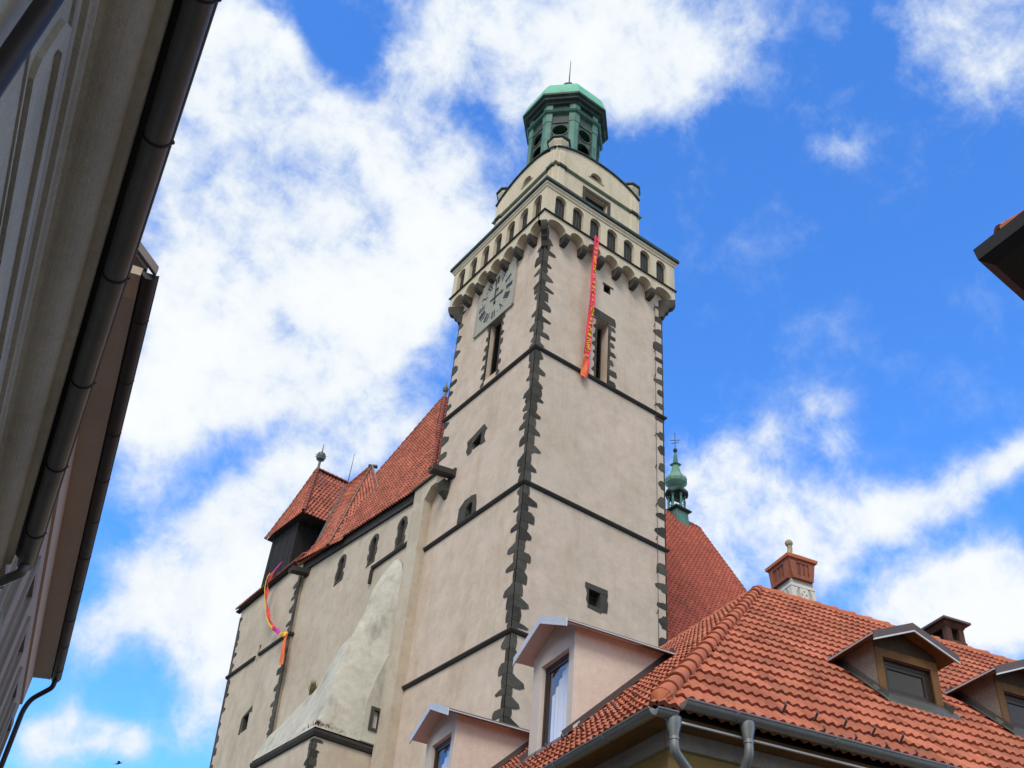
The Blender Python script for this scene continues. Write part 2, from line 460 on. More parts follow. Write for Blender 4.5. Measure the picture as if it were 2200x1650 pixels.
def tube(mb, pts, r, n=10, r1=None):
    pts = [V3(p) for p in pts]
    rings = []
    ref = None
    for i, p in enumerate(pts):
        a = pts[max(i - 1, 0)]
        b = pts[min(i + 1, len(pts) - 1)]
        t = (b - a).normalized()
        if ref is None:
            ref = t.orthogonal().normalized()
        ref = (ref - t * ref.dot(t)).normalized()
        s = t.cross(ref)
        rr = r if r1 is None else r + (r1 - r) * i / (len(pts) - 1)
        rings.append([p + ref * (rr * math.cos(2 * math.pi * k / n)) + s * (rr * math.sin(2 * math.pi * k / n)) for k in range(n)])
    loft(mb, rings)

def bend(pts, r=.12, n=5):
    """round the corners of a polyline"""
    pts = [V3(p) for p in pts]
    out = [pts[0]]
    for i in range(1, len(pts) - 1):
        p, a, b = pts[i], pts[i - 1], pts[i + 1]
        d0 = (a - p)
        d1 = (b - p)
        k = min(r, d0.length * .45, d1.length * .45)
        s, e = p + d0.normalized() * k, p + d1.normalized() * k
        for j in range(n + 1):
            t = j / n
            out.append(s * (1 - t) ** 2 + p * (2 * t * (1 - t)) + e * t ** 2)
    out.append(pts[-1])
    return out

def extrude(mb, prof, P0, P1, A, B):
    """closed profile [(a, b)] in axes A, B extruded from P0 to P1"""
    P0, P1, A, B = V3(P0), V3(P1), V3(A), V3(B)
    loft(mb, [[P0 + A * a + B * b for a, b in prof], [P1 + A * a + B * b for a, b in prof]])

def gutter(mb, P0, P1, A, r, th=.008, bead=True):
    """half round gutter; A points outwards"""
    n = 12
    out = [(-r * math.cos(math.pi * i / n), -r * math.sin(math.pi * i / n)) for i in range(n + 1)]
    inn = [((-r + th) * math.cos(math.pi * i / n), (-r + th) * math.sin(math.pi * i / n)) for i in range(n, -1, -1)]
    extrude(mb, out + inn, P0, P1, A, Z)
    if bead:
        A = V3(A)
        tube(mb, [V3(P0) + A * r, V3(P1) + A * r], .013, 6)

def clip_u(poly, v):
    """u interval of convex polygon at height v"""
    us = []
    n = len(poly)
    for i in range(n):
        (u0, v0), (u1, v1) = poly[i], poly[(i + 1) % n]
        if (v0 - v) * (v1 - v) <= 0 and v0 != v1:
            us.append(u0 + (u1 - u0) * (v - v0) / (v1 - v0))
    return (min(us), max(us)) if us else None

def tiles(mb, O, U, V, poly, course, period, amp, step, prof='wave', sub=6, tile_w=2, jitter=.006):
    """courses of wavy clay tiles as real geometry over a convex polygon in slope coordinates"""
    O, U, V = V3(O), V3(U).normalized(), V3(V).normalized()
    N = U.cross(V).normalized()
    if N.z < 0:
        N = -N
    vmin, vmax = min(p[1] for p in poly), max(p[1] for p in poly)
    umin, umax = min(p[0] for p in poly), max(p[0] for p in poly)
    nu = int((umax - umin) / period * sub) + 2
    du = period / sub
    rows = int(math.ceil((vmax - vmin) / course))
    rng = random.Random(len(mb.v) + 5)
    for j in range(rows):
        v0 = vmin + j * course
        v1 = min(v0 + course * 1.03, vmax - 1e-4)
        ca, cb = clip_u(poly, v0 + 1e-4), clip_u(poly, v1)
        if not ca or not cb:
            continue
        ph = (j % 2) * period * .0
        vs, fs, rs = [], [], []
        tcol = {}
        last = None
        for i in range(nu + 1):
            u = umin + i * du
            ua, ub = min(max(u, ca[0]), ca[1]), min(max(u, cb[0]), cb[1])
            if (u < min(ca[0], cb[0]) - du) or (u > max(ca[1], cb[1]) + du):
                continue
            tid = int((u - umin) // (period * tile_w))
            if tid not in tcol:
                tcol[tid] = (rng.random(), rng.uniform(-jitter, jitter), rng.uniform(-jitter, jitter) * 1.5)
            x = ((u - umin + ph) / period) % 1.0
            if prof == 'wave':
                h = amp * (.5 - .5 * math.cos(2 * math.pi * x))
            else:                                   # pantile: wide trough and narrow roll
                h = amp * max(0.0, math.sin(math.pi * min(1, x / .55))) if x < .55 else amp * -.15 * math.sin(math.pi * (x - .55) / .45)
            jz, jv = tcol[tid][1], tcol[tid][2]
            b = len(vs)
            vs.append(O + U * ua + V * (v0 + jv) + N * (h + step + jz))
            vs.append(O + U * ub + V * v1 + N * (h + jz * .3))
            vs.append(O + U * ua + V * (v0 + jv + .004) + N * (h - .012))
            if last is not None:
                fs.append((last, b, b + 1, last + 1))
                rs.append(tcol[tid][0])
                fs.append((last + 2, b + 2, b, last))
                rs.append(tcol[tid][0] * .6)  # lip face darkened: shadow line under each course is in its colour
            last = b
        mb.add(vs, fs, rs)

def tile_patch(mb, CA, CB, course, period, amp, step, sub=5):
    """wavy tile courses over the surface ruled between two curves that run up the slope"""
    def sample(c, t):
        ds = [(b - a).length for a, b in zip(c[:-1], c[1:])]
        d = t * sum(ds)
        for i, q in enumerate(ds):
            if d <= q or i == len(ds) - 1:
                return c[i].lerp(c[i + 1], min(1, d / max(q, 1e-6)))
            d -= q
    H = sum((b - a).length for a, b in zip(CA[:-1], CA[1:]))
    W = (CB[0] - CA[0]).length
    rows = max(2, int(H / course))
    rng = random.Random(rows * 7)
    for j in range(rows):
        a0, b0 = sample(CA, j / rows), sample(CB, j / rows)
        a1, b1 = sample(CA, min(1, (j + 1.04) / rows)), sample(CB, min(1, (j + 1.04) / rows))
        w = (b0 - a0).length
        N = (b0 - a0).cross(a1 - a0)
        N.normalize()
        if N.x > 0:
            N = -N
        n = max(2, int(w / period * sub))
        vs, fs, rs = [], [], []
        for i in range(n + 1):
            s = i / n
            x = (s * w / period) % 1.0
            h = amp * (math.sin(math.pi * x / .55) if x < .55 else -.15 * math.sin(math.pi * (x - .55) / .45))
            vs += [a0.lerp(b0, s) + N * (h + step), a1.lerp(b1, s) + N * h, a0.lerp(b0, s) + N * (h - .012)]
            if i:
                q = 3 * i
                rv = random.Random(int(s * w / period) * 131 + j).random()
                fs += [(q - 3, q, q + 1, q - 2), (q - 1, q + 2, q, q - 3)]
                rs += [rv, rv * .6]  # darker lip tone paints the shade line between courses
        mb.add(vs, fs, rs)

def barrels(mb, P0, P1, r, expo, upv, n=9, lip=.012, flare=1.12):
    """half round ridge or hip tiles laid overlapping from P0 up to P1"""
    P0, P1 = V3(P0), V3(P1)
    d = P1 - P0
    Ld = d.length
    d.normalize()
    side = d.cross(V3(upv)).normalized()
    up = side.cross(d).normalized()
    k = max(1, int(round(Ld / expo)))
    e = Ld / k
    rng = random.Random(k * 3 + 1)
    for i in range(k):
        a, b = P0 + d * (e * i - .02), P0 + d * (e * (i + 1) + .05)
        sh = up * rng.uniform(-.006, .006) + side * rng.uniform(-.006, .006)
        rings = []
        for t, rr in ((0, r * flare + lip), (.05 / e, r * flare + lip), (.10 / e, r * flare), (1, r * .93)):
            c = a + (b - a) * t + sh
            rings.append([c + side * (rr * math.cos(math.pi * (q / n * 1.16 - .08))) + up * (rr * math.sin(math.pi * (q / n * 1.16 - .08))) for q in range(n + 1)])
        loft(mb, rings, False, False)
        c = a + sh
        rr = r * flare + lip
        arc = [c + side * (rr * math.cos(math.pi * q / n)) + up * (rr * math.sin(math.pi * q / n)) for q in range(n + 1)]
        arc2 = [c + side * ((rr - .025) * math.cos(math.pi * q / n)) + up * ((rr - .025) * math.sin(math.pi * q / n)) for q in range(n + 1)]
        loft(mb, [arc, arc2], False, False)

def copy_tree(o, parent=None):
    c = o.copy()
    COL.objects.link(c)
    c.parent = parent
    for ch in list(o.children):
        copy_tree(ch, c)
    return c

rq = random.Random(21)
def quoins(mb, FA, FB, z0, z1, ua=0.0, ub=0.0, sa=1, sb=1, skew=0.0, lmin=.20, lmax=.86, e=.025, hmin=.30, hmax=.66):
    """irregular corner stones cut into the plaster; each course runs round the corner"""
    z = z0
    k = rq.randint(0, 1)
    while z < z1 - .05:
        h = min(rq.uniform(hmin, hmax), z1 - z)
        for F, uo, s, side in ((FA, ua, sa, 0), (FB, ub, sb, 1)):
            if F is None:
                continue
            big = (k + side) % 2 == 0
            Lq = rq.uniform(lmax * .55, lmax) if big else rq.uniform(lmin, lmin * 2.0)
            if not big and rq.random() < .25:
                Lq = rq.uniform(lmin, lmax * .7)
            if not big and lmin < .1:
                continue
            if rq.random() < .12:
                Lq *= 1.25
            c0 = -e if side == 0 else 0.0
            zz0, zz1 = z, z + h - .012
            if big:
                sh = rq.random()
                b0, b1 = min(Lq, rq.uniform(.22, .34)), min(Lq, rq.uniform(.20, .30))
                if sh < .5:
                    pts = [(c0, zz0), (b0, zz0), (Lq * rq.uniform(.7, .95), zz0 + h * rq.uniform(.02, .14)), (Lq, zz0 + h * rq.uniform(.18, .3)), (Lq * rq.uniform(.86, .98), zz0 + h * rq.uniform(.5, .65)), (b1 + .08, zz0 + h * .86), (b1, zz1), (c0, zz1)]
                elif sh < .72:
                    pts = [(c0, zz0), (Lq * .95, zz0 + .01), (Lq, zz0 + h * .3), (Lq * rq.uniform(.93, 1.0), zz0 + h * rq.uniform(.6, .8)), (Lq * rq.uniform(.6, .9), zz1), (c0, zz1)]
                else:
                    pts = [(c0, zz0), (b0, zz0), (b0 + .04, zz0 + h * .2), (Lq * .9, zz0 + h * rq.uniform(.25, .35)), (Lq, zz0 + h * rq.uniform(.5, .6)), (Lq * rq.uniform(.6, .8), zz0 + h * .8), (b1, zz1), (c0, zz1)]
            else:
                pts = [(c0, zz0), (Lq * rq.uniform(.8, 1), zz0), (Lq, zz0 + h * .5), (Lq * rq.uniform(.75, 1), zz1), (c0, zz1)]
            zm = z0
            P = [(uo + s * u + skew * (zq - zm), zq) for u, zq in pts]
            n0 = len(mb.f)
            plate(mb, P, [], F, e, -.05)
            mb.r[n0:] = [rq.random()] * (len(mb.f) - n0)
        z += h
        k += 1

def jamb(mb, F, u, z0, z1, s, lmin=.12, lmax=.42, e=.02, hmin=.22, hmax=.42, inner=0.0):
    z = z0
    k = rq.randint(0, 1)
    while z < z1 - .03:
        h = min(rq.uniform(hmin, hmax), z1 - z)
        Lq = rq.uniform(lmax * .6, lmax) if k % 2 else rq.uniform(lmin, lmin * 1.7)
        pts = [(u - s * inner, z), (u + s * Lq * rq.uniform(.5, .95), z), (u + s * Lq, z + h * rq.uniform(.2, .45)), (u + s * Lq * rq.uniform(.6, .95), z + h - .01), (u - s * inner, z + h - .01)]
        n0 = len(mb.f)
        plate(mb, pts, [], F, e, -.05)
        mb.r[n0:] = [rq.random()] * (len(mb.f) - n0)
        z += h
        k += 1

def arch(u0, u1, z0, z1, rise, n=8):
    """opening outline with an arched head, z1 = crown"""
    c, hw = (u0 + u1) / 2, (u1 - u0) / 2
    p = [(u0, z0), (u1, z0)]
    for i in range(n + 1):
        a = math.pi * i / n
        p.append((c + hw * math.cos(a), z1 - rise + rise * math.sin(a)))
    return p
def lining(mb, o, F, depth, th=.05, w=-.002):
    cx, cy = sum(p[0] for p in o) / len(o), sum(p[1] for p in o) / len(o)
    inn = []
    for p in o:
        d = V3((p[0] - cx, p[1] - cy))
        inn.append(tuple(V3((p[0], p[1])) - d.normalized() * th))
    plate(mb, o, [inn], F, w, -depth)
def rect(u0, u1, z0, z1):
    return [(u0, z0), (u1, z0), (u1, z1), (u0, z1)]

# ================================================================== GROUND
g = MB()
g.add([(-400, -400, 0), (400, -400, 0), (400, 400, 0), (-400, 400, 0)], [(0, 1, 2, 3)])
tag(g.build('ground', 'cobble'), kind='structure')

# ================================================================== CHURCH TOWER
def church_tower():
    T = thing('church_tower', 'tall cream plastered church tower with clock, arcaded gallery and green copper lantern', 'tower', (4.25, 4.06, 0))
    z1, z2, z3 = 36.0, 27.96, 20.77
    OS = .55
    # walls with real openings
    m = MB()
    holesR = [rect(4.16, 4.66, 42.56, 43.12), rect(3.82, 4.62, 36.16, 40.35), rect(3.86, 4.56, 23.34, 24.14)]
    holesL = [rect(3.45, 4.55, 36.6, 40.75), [(4.1, 32.25), (4.85, 32.25), (4.95, 32.8), (4.1, 33.0)], [(4.15, 28.15), (4.75, 28.15), (4.75, 28.75), (4.45, 29.0), (4.15, 28.85)]]
    plate(m, rect(0, WR, -.5, 47.0), holesR, FR, 0, -.8)
    plate(m, rect(.8, WL, -.5, 47.0), holesL, FL, 0, -.8)
    wbox(m, WR - .8, WR, .8, WL, -.5, 47)
    wbox(m, .8, WR - .8, WL - .8, WL, -.5, 47)
    m.build('wall', 'plaster', T)
    # string courses with a weathered slope on top
    for z in (z1, z2, z3):
        m = MB()
        ring_rect(m, 0, WR, 0, WL, [(-.05, z - .16), (.08, z - .13), (.15, z - .04), (.15, z + .02), (-.05, z + .15)])
        m.build('string_course', 'stone_trim', T)
    # quoins
    segs = [(12.0, z3 - .16), (z3 + .1, z2 - .16), (z2 + .1, z1 - .16), (z1 + .1, 44.0)]
    m = MB()
    for a, b in segs:
        quoins(m, FR, FL, a, b)
    m.build('quoin_stones', 'stone', T)
    m = MB()
    FRb = Fr((WR, 0, 0), (-1, 0, 0), (0, 0, 1), (0, -1, 0))
    FRe = Fr((WR, 0, 0), (0, 1, 0), (0, 0, 1), (1, 0, 0))
    for a, b in segs:
        quoins(m, FRb, FRe, a, b, lmin=.05, lmax=.74)
    m.build('quoin_stones', 'stone', T)
    m = MB()
    FLb = Fr((0, WL, 0), (0, -1, 0), (0, 0, 1), (-1, 0, 0))
    FLe = Fr((0, WL, 0), (1, 0, 0), (0, 0, 1), (0, 1, 0))
    for a, b in ((32.2, z1 - .16), (z1 + .1, 44.0)):
        quoins(m, FLb, FLe, a, b, lmin=.05, lmax=.74)
    m.build('quoin_stones', 'stone', T)

    # bell openings with ragged stone jambs
    for F, a, b, zb, zt, la, lb, dep in ((FR, 3.82, 4.62, 36.16, 40.35, .36, .62, .70), (FL, 3.45, 4.55, 36.3, 40.75, .36, .46, .42)):
        m = MB()
        box(m, F, a + .02, b - .02, zb, zt, -dep - .04, -dep - .08)
        n = int((zt - zb) / .165)
        for i in range(n):
            z = zb + .1 + i * .165
            lo, hi = -dep + .14, -dep
            m.add([F(a + .02, z + .10, hi), F(b - .02, z + .10, hi), F(b - .02, z, lo), F(a + .02, z, lo), F(a + .02, z + .12, hi), F(b - .02, z + .12, hi), F(b - .02, z + .02, lo), F(a + .02, z + .02, lo)], [(0, 1, 2, 3), (4, 5, 6, 7), (2, 3, 7, 6), (0, 1, 5, 4), (0, 3, 7, 4), (1, 2, 6, 5)])
        win = m.build('bell_window', 'wood_black', T)
        for u, sg, lm in ((a, -1, la), (b, 1, lb)):
            w = MB()
            jamb(w, F, u, zb, zt - .05, sg, lmax=lm, lmin=.1)
            w.build('jamb', 'stone', win)
        if F is FR:
            w = MB()
            plate(w, [(3.5, 40.36), (5.06, 40.36), (5.08, 40.62), (5.0, 40.9), (3.56, 40.95)], [], FR, .03, -.05)
            w.build('lintel', 'stone', win)
    # little openings
    w = MB()
    lining(w, (FR, holesR[0])[1], (FR, holesR[0])[0], .5)
    plate(w, [(4.08, 43.10), (4.84, 43.10), (4.86, 43.2), (4.1, 43.22)], [], FR, .03, -.05)
    sw = w.build('small_window', 'stone', T)
    b = MB()
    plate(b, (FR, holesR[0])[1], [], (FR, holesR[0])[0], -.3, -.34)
    b.build('opening_shade', 'hole', sw)  # added black sheet paints the shade inside the opening
    w = MB()
    lining(w, (FR, holesR[2])[1], (FR, holesR[2])[0], .5)
    plate(w, [(3.66, 24.10), (4.95, 24.12), (4.93, 24.4), (3.67, 24.36)], [], FR, .03, -.05)
    plate(w, [(3.74, 23.55), (3.86, 23.3), (3.86, 24.12), (3.7, 24.12), (3.78, 23.85)], [], FR, .022, -.05)
    plate(w, [(4.54, 23.2), (4.94, 23.3), (4.98, 23.75), (4.92, 23.95), (4.96, 24.12), (4.54, 24.12)], [], FR, .022, -.05)
    plate(w, [(3.82, 23.2), (4.6, 23.16), (4.6, 23.34), (3.84, 23.36)], [], FR, .026, -.05)
    sw = w.build('small_window', 'stone', T)
    b = MB()
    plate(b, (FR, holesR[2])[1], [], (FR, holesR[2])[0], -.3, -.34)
    b.build('opening_shade', 'hole', sw)
    w = MB()
    lining(w, (FL, holesL[1])[1], (FL, holesL[1])[0], .5)
    plate(w, [(3.62, 32.95), (3.95, 33.0), (5.35, 32.8), (5.4, 33.05), (3.95, 33.42)], [], FL, .03, -.05)
    plate(w, [(4.88, 32.15), (5.2, 32.1), (5.42, 32.45), (5.3, 32.8), (4.9, 32.8)], [], FL, .022, -.05)
    plate(w, [(3.7, 32.2), (4.12, 32.2), (4.12, 33.0), (3.75, 33.05), (3.85, 32.6)], [], FL, .022, -.05)
    sw = w.build('small_window', 'stone', T)
    b = MB()
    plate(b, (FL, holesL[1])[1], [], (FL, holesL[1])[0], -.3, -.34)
    b.build('opening_shade', 'hole', sw)
    w = MB()
    lining(w, (FL, holesL[2])[1], (FL, holesL[2])[0], .5)
    plate(w, [(3.8, 28.16), (4.17, 28.16), (4.17, 28.85), (4.45, 29.0), (4.4, 29.32), (3.95, 29.2), (3.85, 28.7)], [], FL, .03, -.05)
    plate(w, [(4.73, 28.16), (5.4, 28.14), (5.36, 29.0), (4.9, 29.3), (4.42, 29.3), (4.47, 29.0), (4.73, 28.75)], [], FL, .024, -.05)
    sw = w.build('small_window', 'stone', T)

    b = MB()
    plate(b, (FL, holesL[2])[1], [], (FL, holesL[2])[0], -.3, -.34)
    b.build('opening_shade', 'hole', sw)
    # clock: board of grey plaster with painted numerals and iron hands
    m = MB()
    plate(m, rect(2.50, 6.05, 40.70, 44.27), [rect(4.02, 4.3, 42.75, 43.15)], FL, .10, .01)
    ck = m.build('clock', 'clockface', T)
    m = MB()
    for a in (rect(2.44, 2.50, 40.64, 44.3), rect(6.05, 6.11, 40.64, 44.3), rect(2.44, 6.11, 40.62, 40.70)):
        plate(m, a, [], FL, .12, 0)
    box(m, FL, 4.02, 4.3, 42.75, 43.15, .02, .015)
    m.build('clock_frame', 'clockface', ck)
    m = MB()
    cu, cv = 4.27, 42.5
    def stroke(a, r0, r1, o0, o1, wd):
        # clock seen from the west: 12 up, 3 towards smaller u
        rd = V3((-math.sin(a), math.cos(a)))
        td = V3((-math.cos(a), -math.sin(a)))
        p0 = V3((cu, cv)) + rd * r0 + td * o0
        p1 = V3((cu, cv)) + rd * r1 + td * o1
        n = V3((-(p1 - p0).y, (p1 - p0).x)).normalized() * wd
        plate(m, [tuple(p0 - n), tuple(p1 - n), tuple(p1 + n), tuple(p0 + n)], [], FL, .106, .101)
    num = ['XII', 'I', 'II', 'III', 'IIII', 'V', 'VI', 'VII', 'VIII', 'IX', 'X', 'XI']
    r0, r1 = 1.02, 1.60
    for h, sx in enumerate(num):
        a = RAD(30 * h)
        ws = [.11 if c == 'I' else .26 for c in sx]
        o = -sum(ws) / 2
        for c, wdt in zip(sx, ws):
            mid = o + wdt / 2
            if c == 'I':
                stroke(a, r0, r1, mid, mid, .048)
            elif c == 'V':
                stroke(a, r1, r0, mid - .09, mid, .036)
                stroke(a, r1, r0, mid + .09, mid, .022)
            else:
                stroke(a, r1, r0, mid - .09, mid + .09, .036)
                stroke(a, r1, r0, mid + .09, mid - .09, .022)
            o += wdt
        a = RAD(30 * h + 15)
        stroke(a, 1.32, 1.40, 0, 0, .04)
    m.build('numerals', 'iron', ck)
    m = MB()
    plate(m, [(cu - .03, cv - .35), (cu + .03, cv - .35), (cu + .035, cv + .2), (cu + .012, cv + 1.45), (cu - .012, cv + 1.45), (cu - .035, cv + .2)], [], FL, .16, .14)
    lathe_pts = [(cu + .11 * math.cos(i * math.pi / 5), cv - .42 + .11 * math.sin(i * math.pi / 5)) for i in range(10)]
    plate(m, lathe_pts, [], FL, .158, .142)
    m.build('minute_hand', 'iron', ck)
    m = MB()
    plate(m, [(cu + .5, cv - .03), (cu + .5, cv + .03), (cu, cv + .05), (cu - .5, cv + .03), (cu - .58, cv + .11), (cu - .78, cv), (cu - .58, cv - .11), (cu - .5, cv - .03), (cu, cv - .05)], [], FL, .135, .12)
    m.build('hour_hand', 'iron', ck)

    # gallery on corbels ------------------------------------------------
    step = 1.253
    def gal_outline(L, c, lead):
        """outline of one gallery wall with an arched lower edge"""
        cor = [c + step * (k - 2.5) for k in range(6)]
        hw = .15
        edges = [(-.30, cor[0] - hw)] + [(cor[k] + hw, cor[k + 1] - hw) for k in range(5)] + [(cor[5] + hw, L + .30)]
        out = [(lead, 44.48)]
        for a, b in edges:
            cc, r = (a + b) / 2, (b - a) / 2
            for i in range(11):
                t = math.pi * (1 - i / 10)
                out.append((cc + r * math.cos(t), 44.48 + .50 * math.sin(t)))
        out += [(L + OS, 44.48), (L + OS, 47.62), (lead, 47.62)]
        return out, cor
    gw = MB()
    for F, L, lead in ((FR, WR, -OS), (FL, WL, 0.0)):
        c = L / 2 if F is FR else 4.02
        st = step
        outl, cor = gal_outline(L, c, lead)
        holes = [arch(c + st * (i - 3) - .39, c + st * (i - 3) + .39, 45.46, 47.14, .39) for i in range(7)]
        plate(gw, outl, holes, F, OS, .02)
    wbox(gw, WR + .05, WR + OS, .0, WL + OS, 44.48, 47.62)
    wbox(gw, -OS + .5, WR + .05, WL + .05, WL + OS, 44.48, 47.62)
    gw.build('gallery_wall', 'plaster_top', T)
    for F, L in ((FR, WR), (FL, WL)):
        c = L / 2 if F is FR else 4.02
        for i in range(7):
            u = c + step * (i - 3)
            w = MB()
            plate(w, arch(u - .40, u + .40, 45.45, 47.15, .40), [], F, .33, .31)
            win = w.build('gallery_window', 'glass_lead', T)
            b = MB()
            for k in range(1, 4):
                box(b, F, u - .39 + k * .195 - .012, u - .39 + k * .195 + .012, 45.46, 47.0, .352, .332)
            for k in range(1, 8):
                box(b, F, u - .39, u + .39, 45.46 + k * .2 - .011, 45.46 + k * .2 + .011, .356, .334)
            b.build('window_grille', 'zinc_dark', win)
        for k in range(6):
            u = c + step * (k - 2.5)
            b = MB()
            prof = [(.0, 43.92), (.18, 43.92), (.40, 44.0), (.53, 44.18), (.565, 44.3), (.565, 44.49), (.0, 44.49)]
            loft(b, [[F(u + s * .165, z, o) for o, z in prof] for s in (-1, 1)])
            b.build('corbel', 'stone', T)
    for (cx, cy, sx, sy) in ((0, 0, -1, -1), (WR, 0, 1, -1), (0, WL, -1, 1)):
        b = MB()
        dg = V3((sx, sy, 0)).normalized()
        sdv = V3((-dg.y, dg.x, 0))
        base = V3((cx, cy, 0)) - dg * .25
        prof = [(.0, 43.15), (.34, 43.2), (.46, 43.5), (.62, 43.62), (.66, 43.8), (.88, 43.9), (1.0, 44.1), (1.04, 44.25), (1.04, 44.49), (.0, 44.49)]
        loft(b, [[base + dg * o + sdv * (q * .17) + Z * z for o, z in prof] for q in (-1, 1)])
        b.build('corner_corbel', 'stone', T)
    m = MB()
    ring_rect(m, 0, WR, 0, WL, [(OS - .1, 45.26), (OS + .10, 45.28), (OS + .10, 45.33), (OS - .1, 45.42)])
    m.build('sill_course', 'stone_trim', T)
    m = MB()
    ring_rect(m, 0, WR, 0, WL, [(OS - .2, 47.30), (OS + .05, 47.30), (OS + .06, 47.40), (OS + .14, 47.50), (OS + .14, 47.60), (OS - .2, 47.60)])
    m.build('gallery_cornice', 'plaster_top', T)
    m = MB()
    ring_rect(m, 0, WR, 0, WL, [(-1.2, 49.4), (OS + .22, 47.88), (OS + .24, 47.66), (OS + .19, 47.62), (-.4, 47.64), (-1.2, 49.2)])
    m.build('gallery_roof', 'copper_dark', T)

    # set back upper stage ---------------------------------------------
    d = .92
    x0, x1, y0, y1 = d, WR - d, d, WL - d
    m = MB()
    FU = Fr((0, d, 0), (1, 0, 0), (0, 0, 1), (0, -1, 0))
    FV = Fr((d, 0, 0), (0, 1, 0), (0, 0, 1), (-1, 0, 0))
    def gable(a, b):
        pts = [(a, 48.4), (b, 48.4)]
        n = 20
        for i in range(n + 1):
            t = 1 - i / n
            pts.append((a + (b - a) * t, 53.47 + .95 * (1 - abs(2 * t - 1) ** 2.4)))
        return pts
    lun = lambda c: [(c - .48, 52.72)] + [(c - .48 * math.cos(math.pi * i / 10), 52.72 + .62 * math.sin(math.pi * i / 10)) for i in range(1, 10)] + [(c + .48, 52.72)]
    plate(m, gable(x0, x1), [rect(3.28, 5.0, 49.6, 51.25), lun(4.05)], FU, 0, -.35)
    plate(m, gable(y0 + .35, y1), [lun(3.85)], FV, 0, -.35)
    wbox(m, x1 - .35, x1, y0 + .35, y1, 48.4, 53.5)
    wbox(m, x0 + .35, x1 - .35, y1 - .35, y1, 48.4, 53.5)
    m.build('upper_wall', 'plaster_top', T)
    for F, c in ((FU, 4.05), (FV, 3.85)):
        b = MB()
        o = lun(c)
        big = [(c + (p[0] - c) * 1.28, 52.66 + (p[1] - 52.66) * 1.22) for p in o]
        plate(b, big, [o], F, .05, 0)
        lw = b.build('lunette_window', 'plaster_top', T)
        b = MB()
        plate(b, o, [], F, -.2, -.22)
        b.build('pane', 'glass_lead', lw)
    b = MB()
    plate(b, rect(3.06, 5.22, 49.3, 51.5), [rect(3.28, 5.0, 49.2, 51.25)] if False else [rect(3.28, 5.0, 49.35, 51.25)], FU, .05, 0)
    hw = b.build('hatch_window', 'stone', T)
    b = MB()
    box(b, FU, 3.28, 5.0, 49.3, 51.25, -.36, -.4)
    b.build('opening_shade', 'hole', hw)
    m = MB()
    ring_rect(m, x0, x1, y0, y1, [(-.1, 51.82), (.06, 51.84), (.14, 51.93), (.15, 51.99), (-.1, 52.12)])
    m.build('band_course', 'band', T)
    for F, a, b_ in ((FU, x0, x1), (FV, y0, y1)):
        m = MB()
        pts = gable(a, b_)[2:]
        for (ua, va), (ub, vb) in zip(pts[:-1], pts[1:]):
            m.add([F(ua, va + .01, .12), F(ub, vb + .01, .12), F(ub, vb + .01, -.42), F(ua, va + .01, -.42), F(ua, va + .10, .12), F(ub, vb + .10, .12), F(ub, vb + .10, -.42), F(ua, va + .10, -.42)],
                  [(0, 1, 2, 3), (4, 5, 6, 7), (0, 1, 5, 4), (3, 2, 6, 7)])
        m.build('gable_coping', 'copper_dark', T)
    # corner piers with caps
    for cx, cy in ((x0, y0), (x1, y0), (x0, y1), (x1, y1)):
        sx, sy = (1 if cx == x0 else -1), (1 if cy == y0 else -1)
        px, py = cx + sx * .46, cy + sy * .46
        b = MB()
        lathe(b, (px, py), [(.56, 48.4), (.56, 53.25), (.50, 53.6), (.52, 53.95), (.66, 54.27), (.68, 54.4)], 8, math.pi / 8)
        pr = b.build('corner_pier', 'plaster_top', T)
        b = MB()
        lathe(b, (px, py), [(.70, 54.41), (.79, 54.49), (.79, 54.60), (.2, 54.9)], 8, math.pi / 8)
        b.build('pier_cap', 'copper_dark', pr)
        b = MB()
        lathe(b, (px, py), [(.5, 51.78), (.68, 51.86), (.70, 52.02), (.5, 52.16)], 8, math.pi / 8)
        b.build('pier_collar', 'copper_dark', pr)
        b = MB()
        lathe(b, (px, py), [(.56, 49.05), (.68, 49.2), (.68, 49.5), (.5, 49.62)], 8, math.pi / 8)
        b.build('pier_foot', 'copper_dark', pr)
    m = MB()
    m.add([V3((x0 + .3, y0 + .3, 53.0)), V3((x1 - .3, y0 + .3, 53.0)), V3((x1 - .3, y1 - .3, 53.0)), V3((x0 + .3, y1 - .3, 53.0)), V3((4.25, 4.06, 55.6))], [(0, 1, 4), (1, 2, 4), (2, 3, 4), (3, 0, 4)])
    m.build('upper_roof', 'copper', T)

    # lantern ----------------------------------------------------------
    c = V3((3.86, 4.30, 0))
    n = 8
    def vert(r, k):
        a = RAD(22.5 + 45 * k)
        return V3((c.x + r * math.cos(a), c.y + r * math.sin(a), 0))
    body = MB()
    rb = 2.36
    for k in range(8):
        A, B = vert(rb, k), vert(rb, k + 1)
        U = (B - A).normalized()
        Nn = V3(((A + B) / 2 - c).to_2d().to_3d()).normalized()
        F = Fr(A, U, Z, Nn)
        Lw = (B - A).length
        mid = Lw / 2
        circ = [(mid + .52 * math.cos(2 * math.pi * i / 20), 58.22 + .52 * math.sin(2 * math.pi * i / 20)) for i in range(20)]
        plate(body, rect(0, Lw, 53.4, 61.0), [circ, arch(mid - .5, mid + .5, 54.6, 57.35, .5)], F, 0, -.08)
    lt = body.build('lantern', 'lead', T)
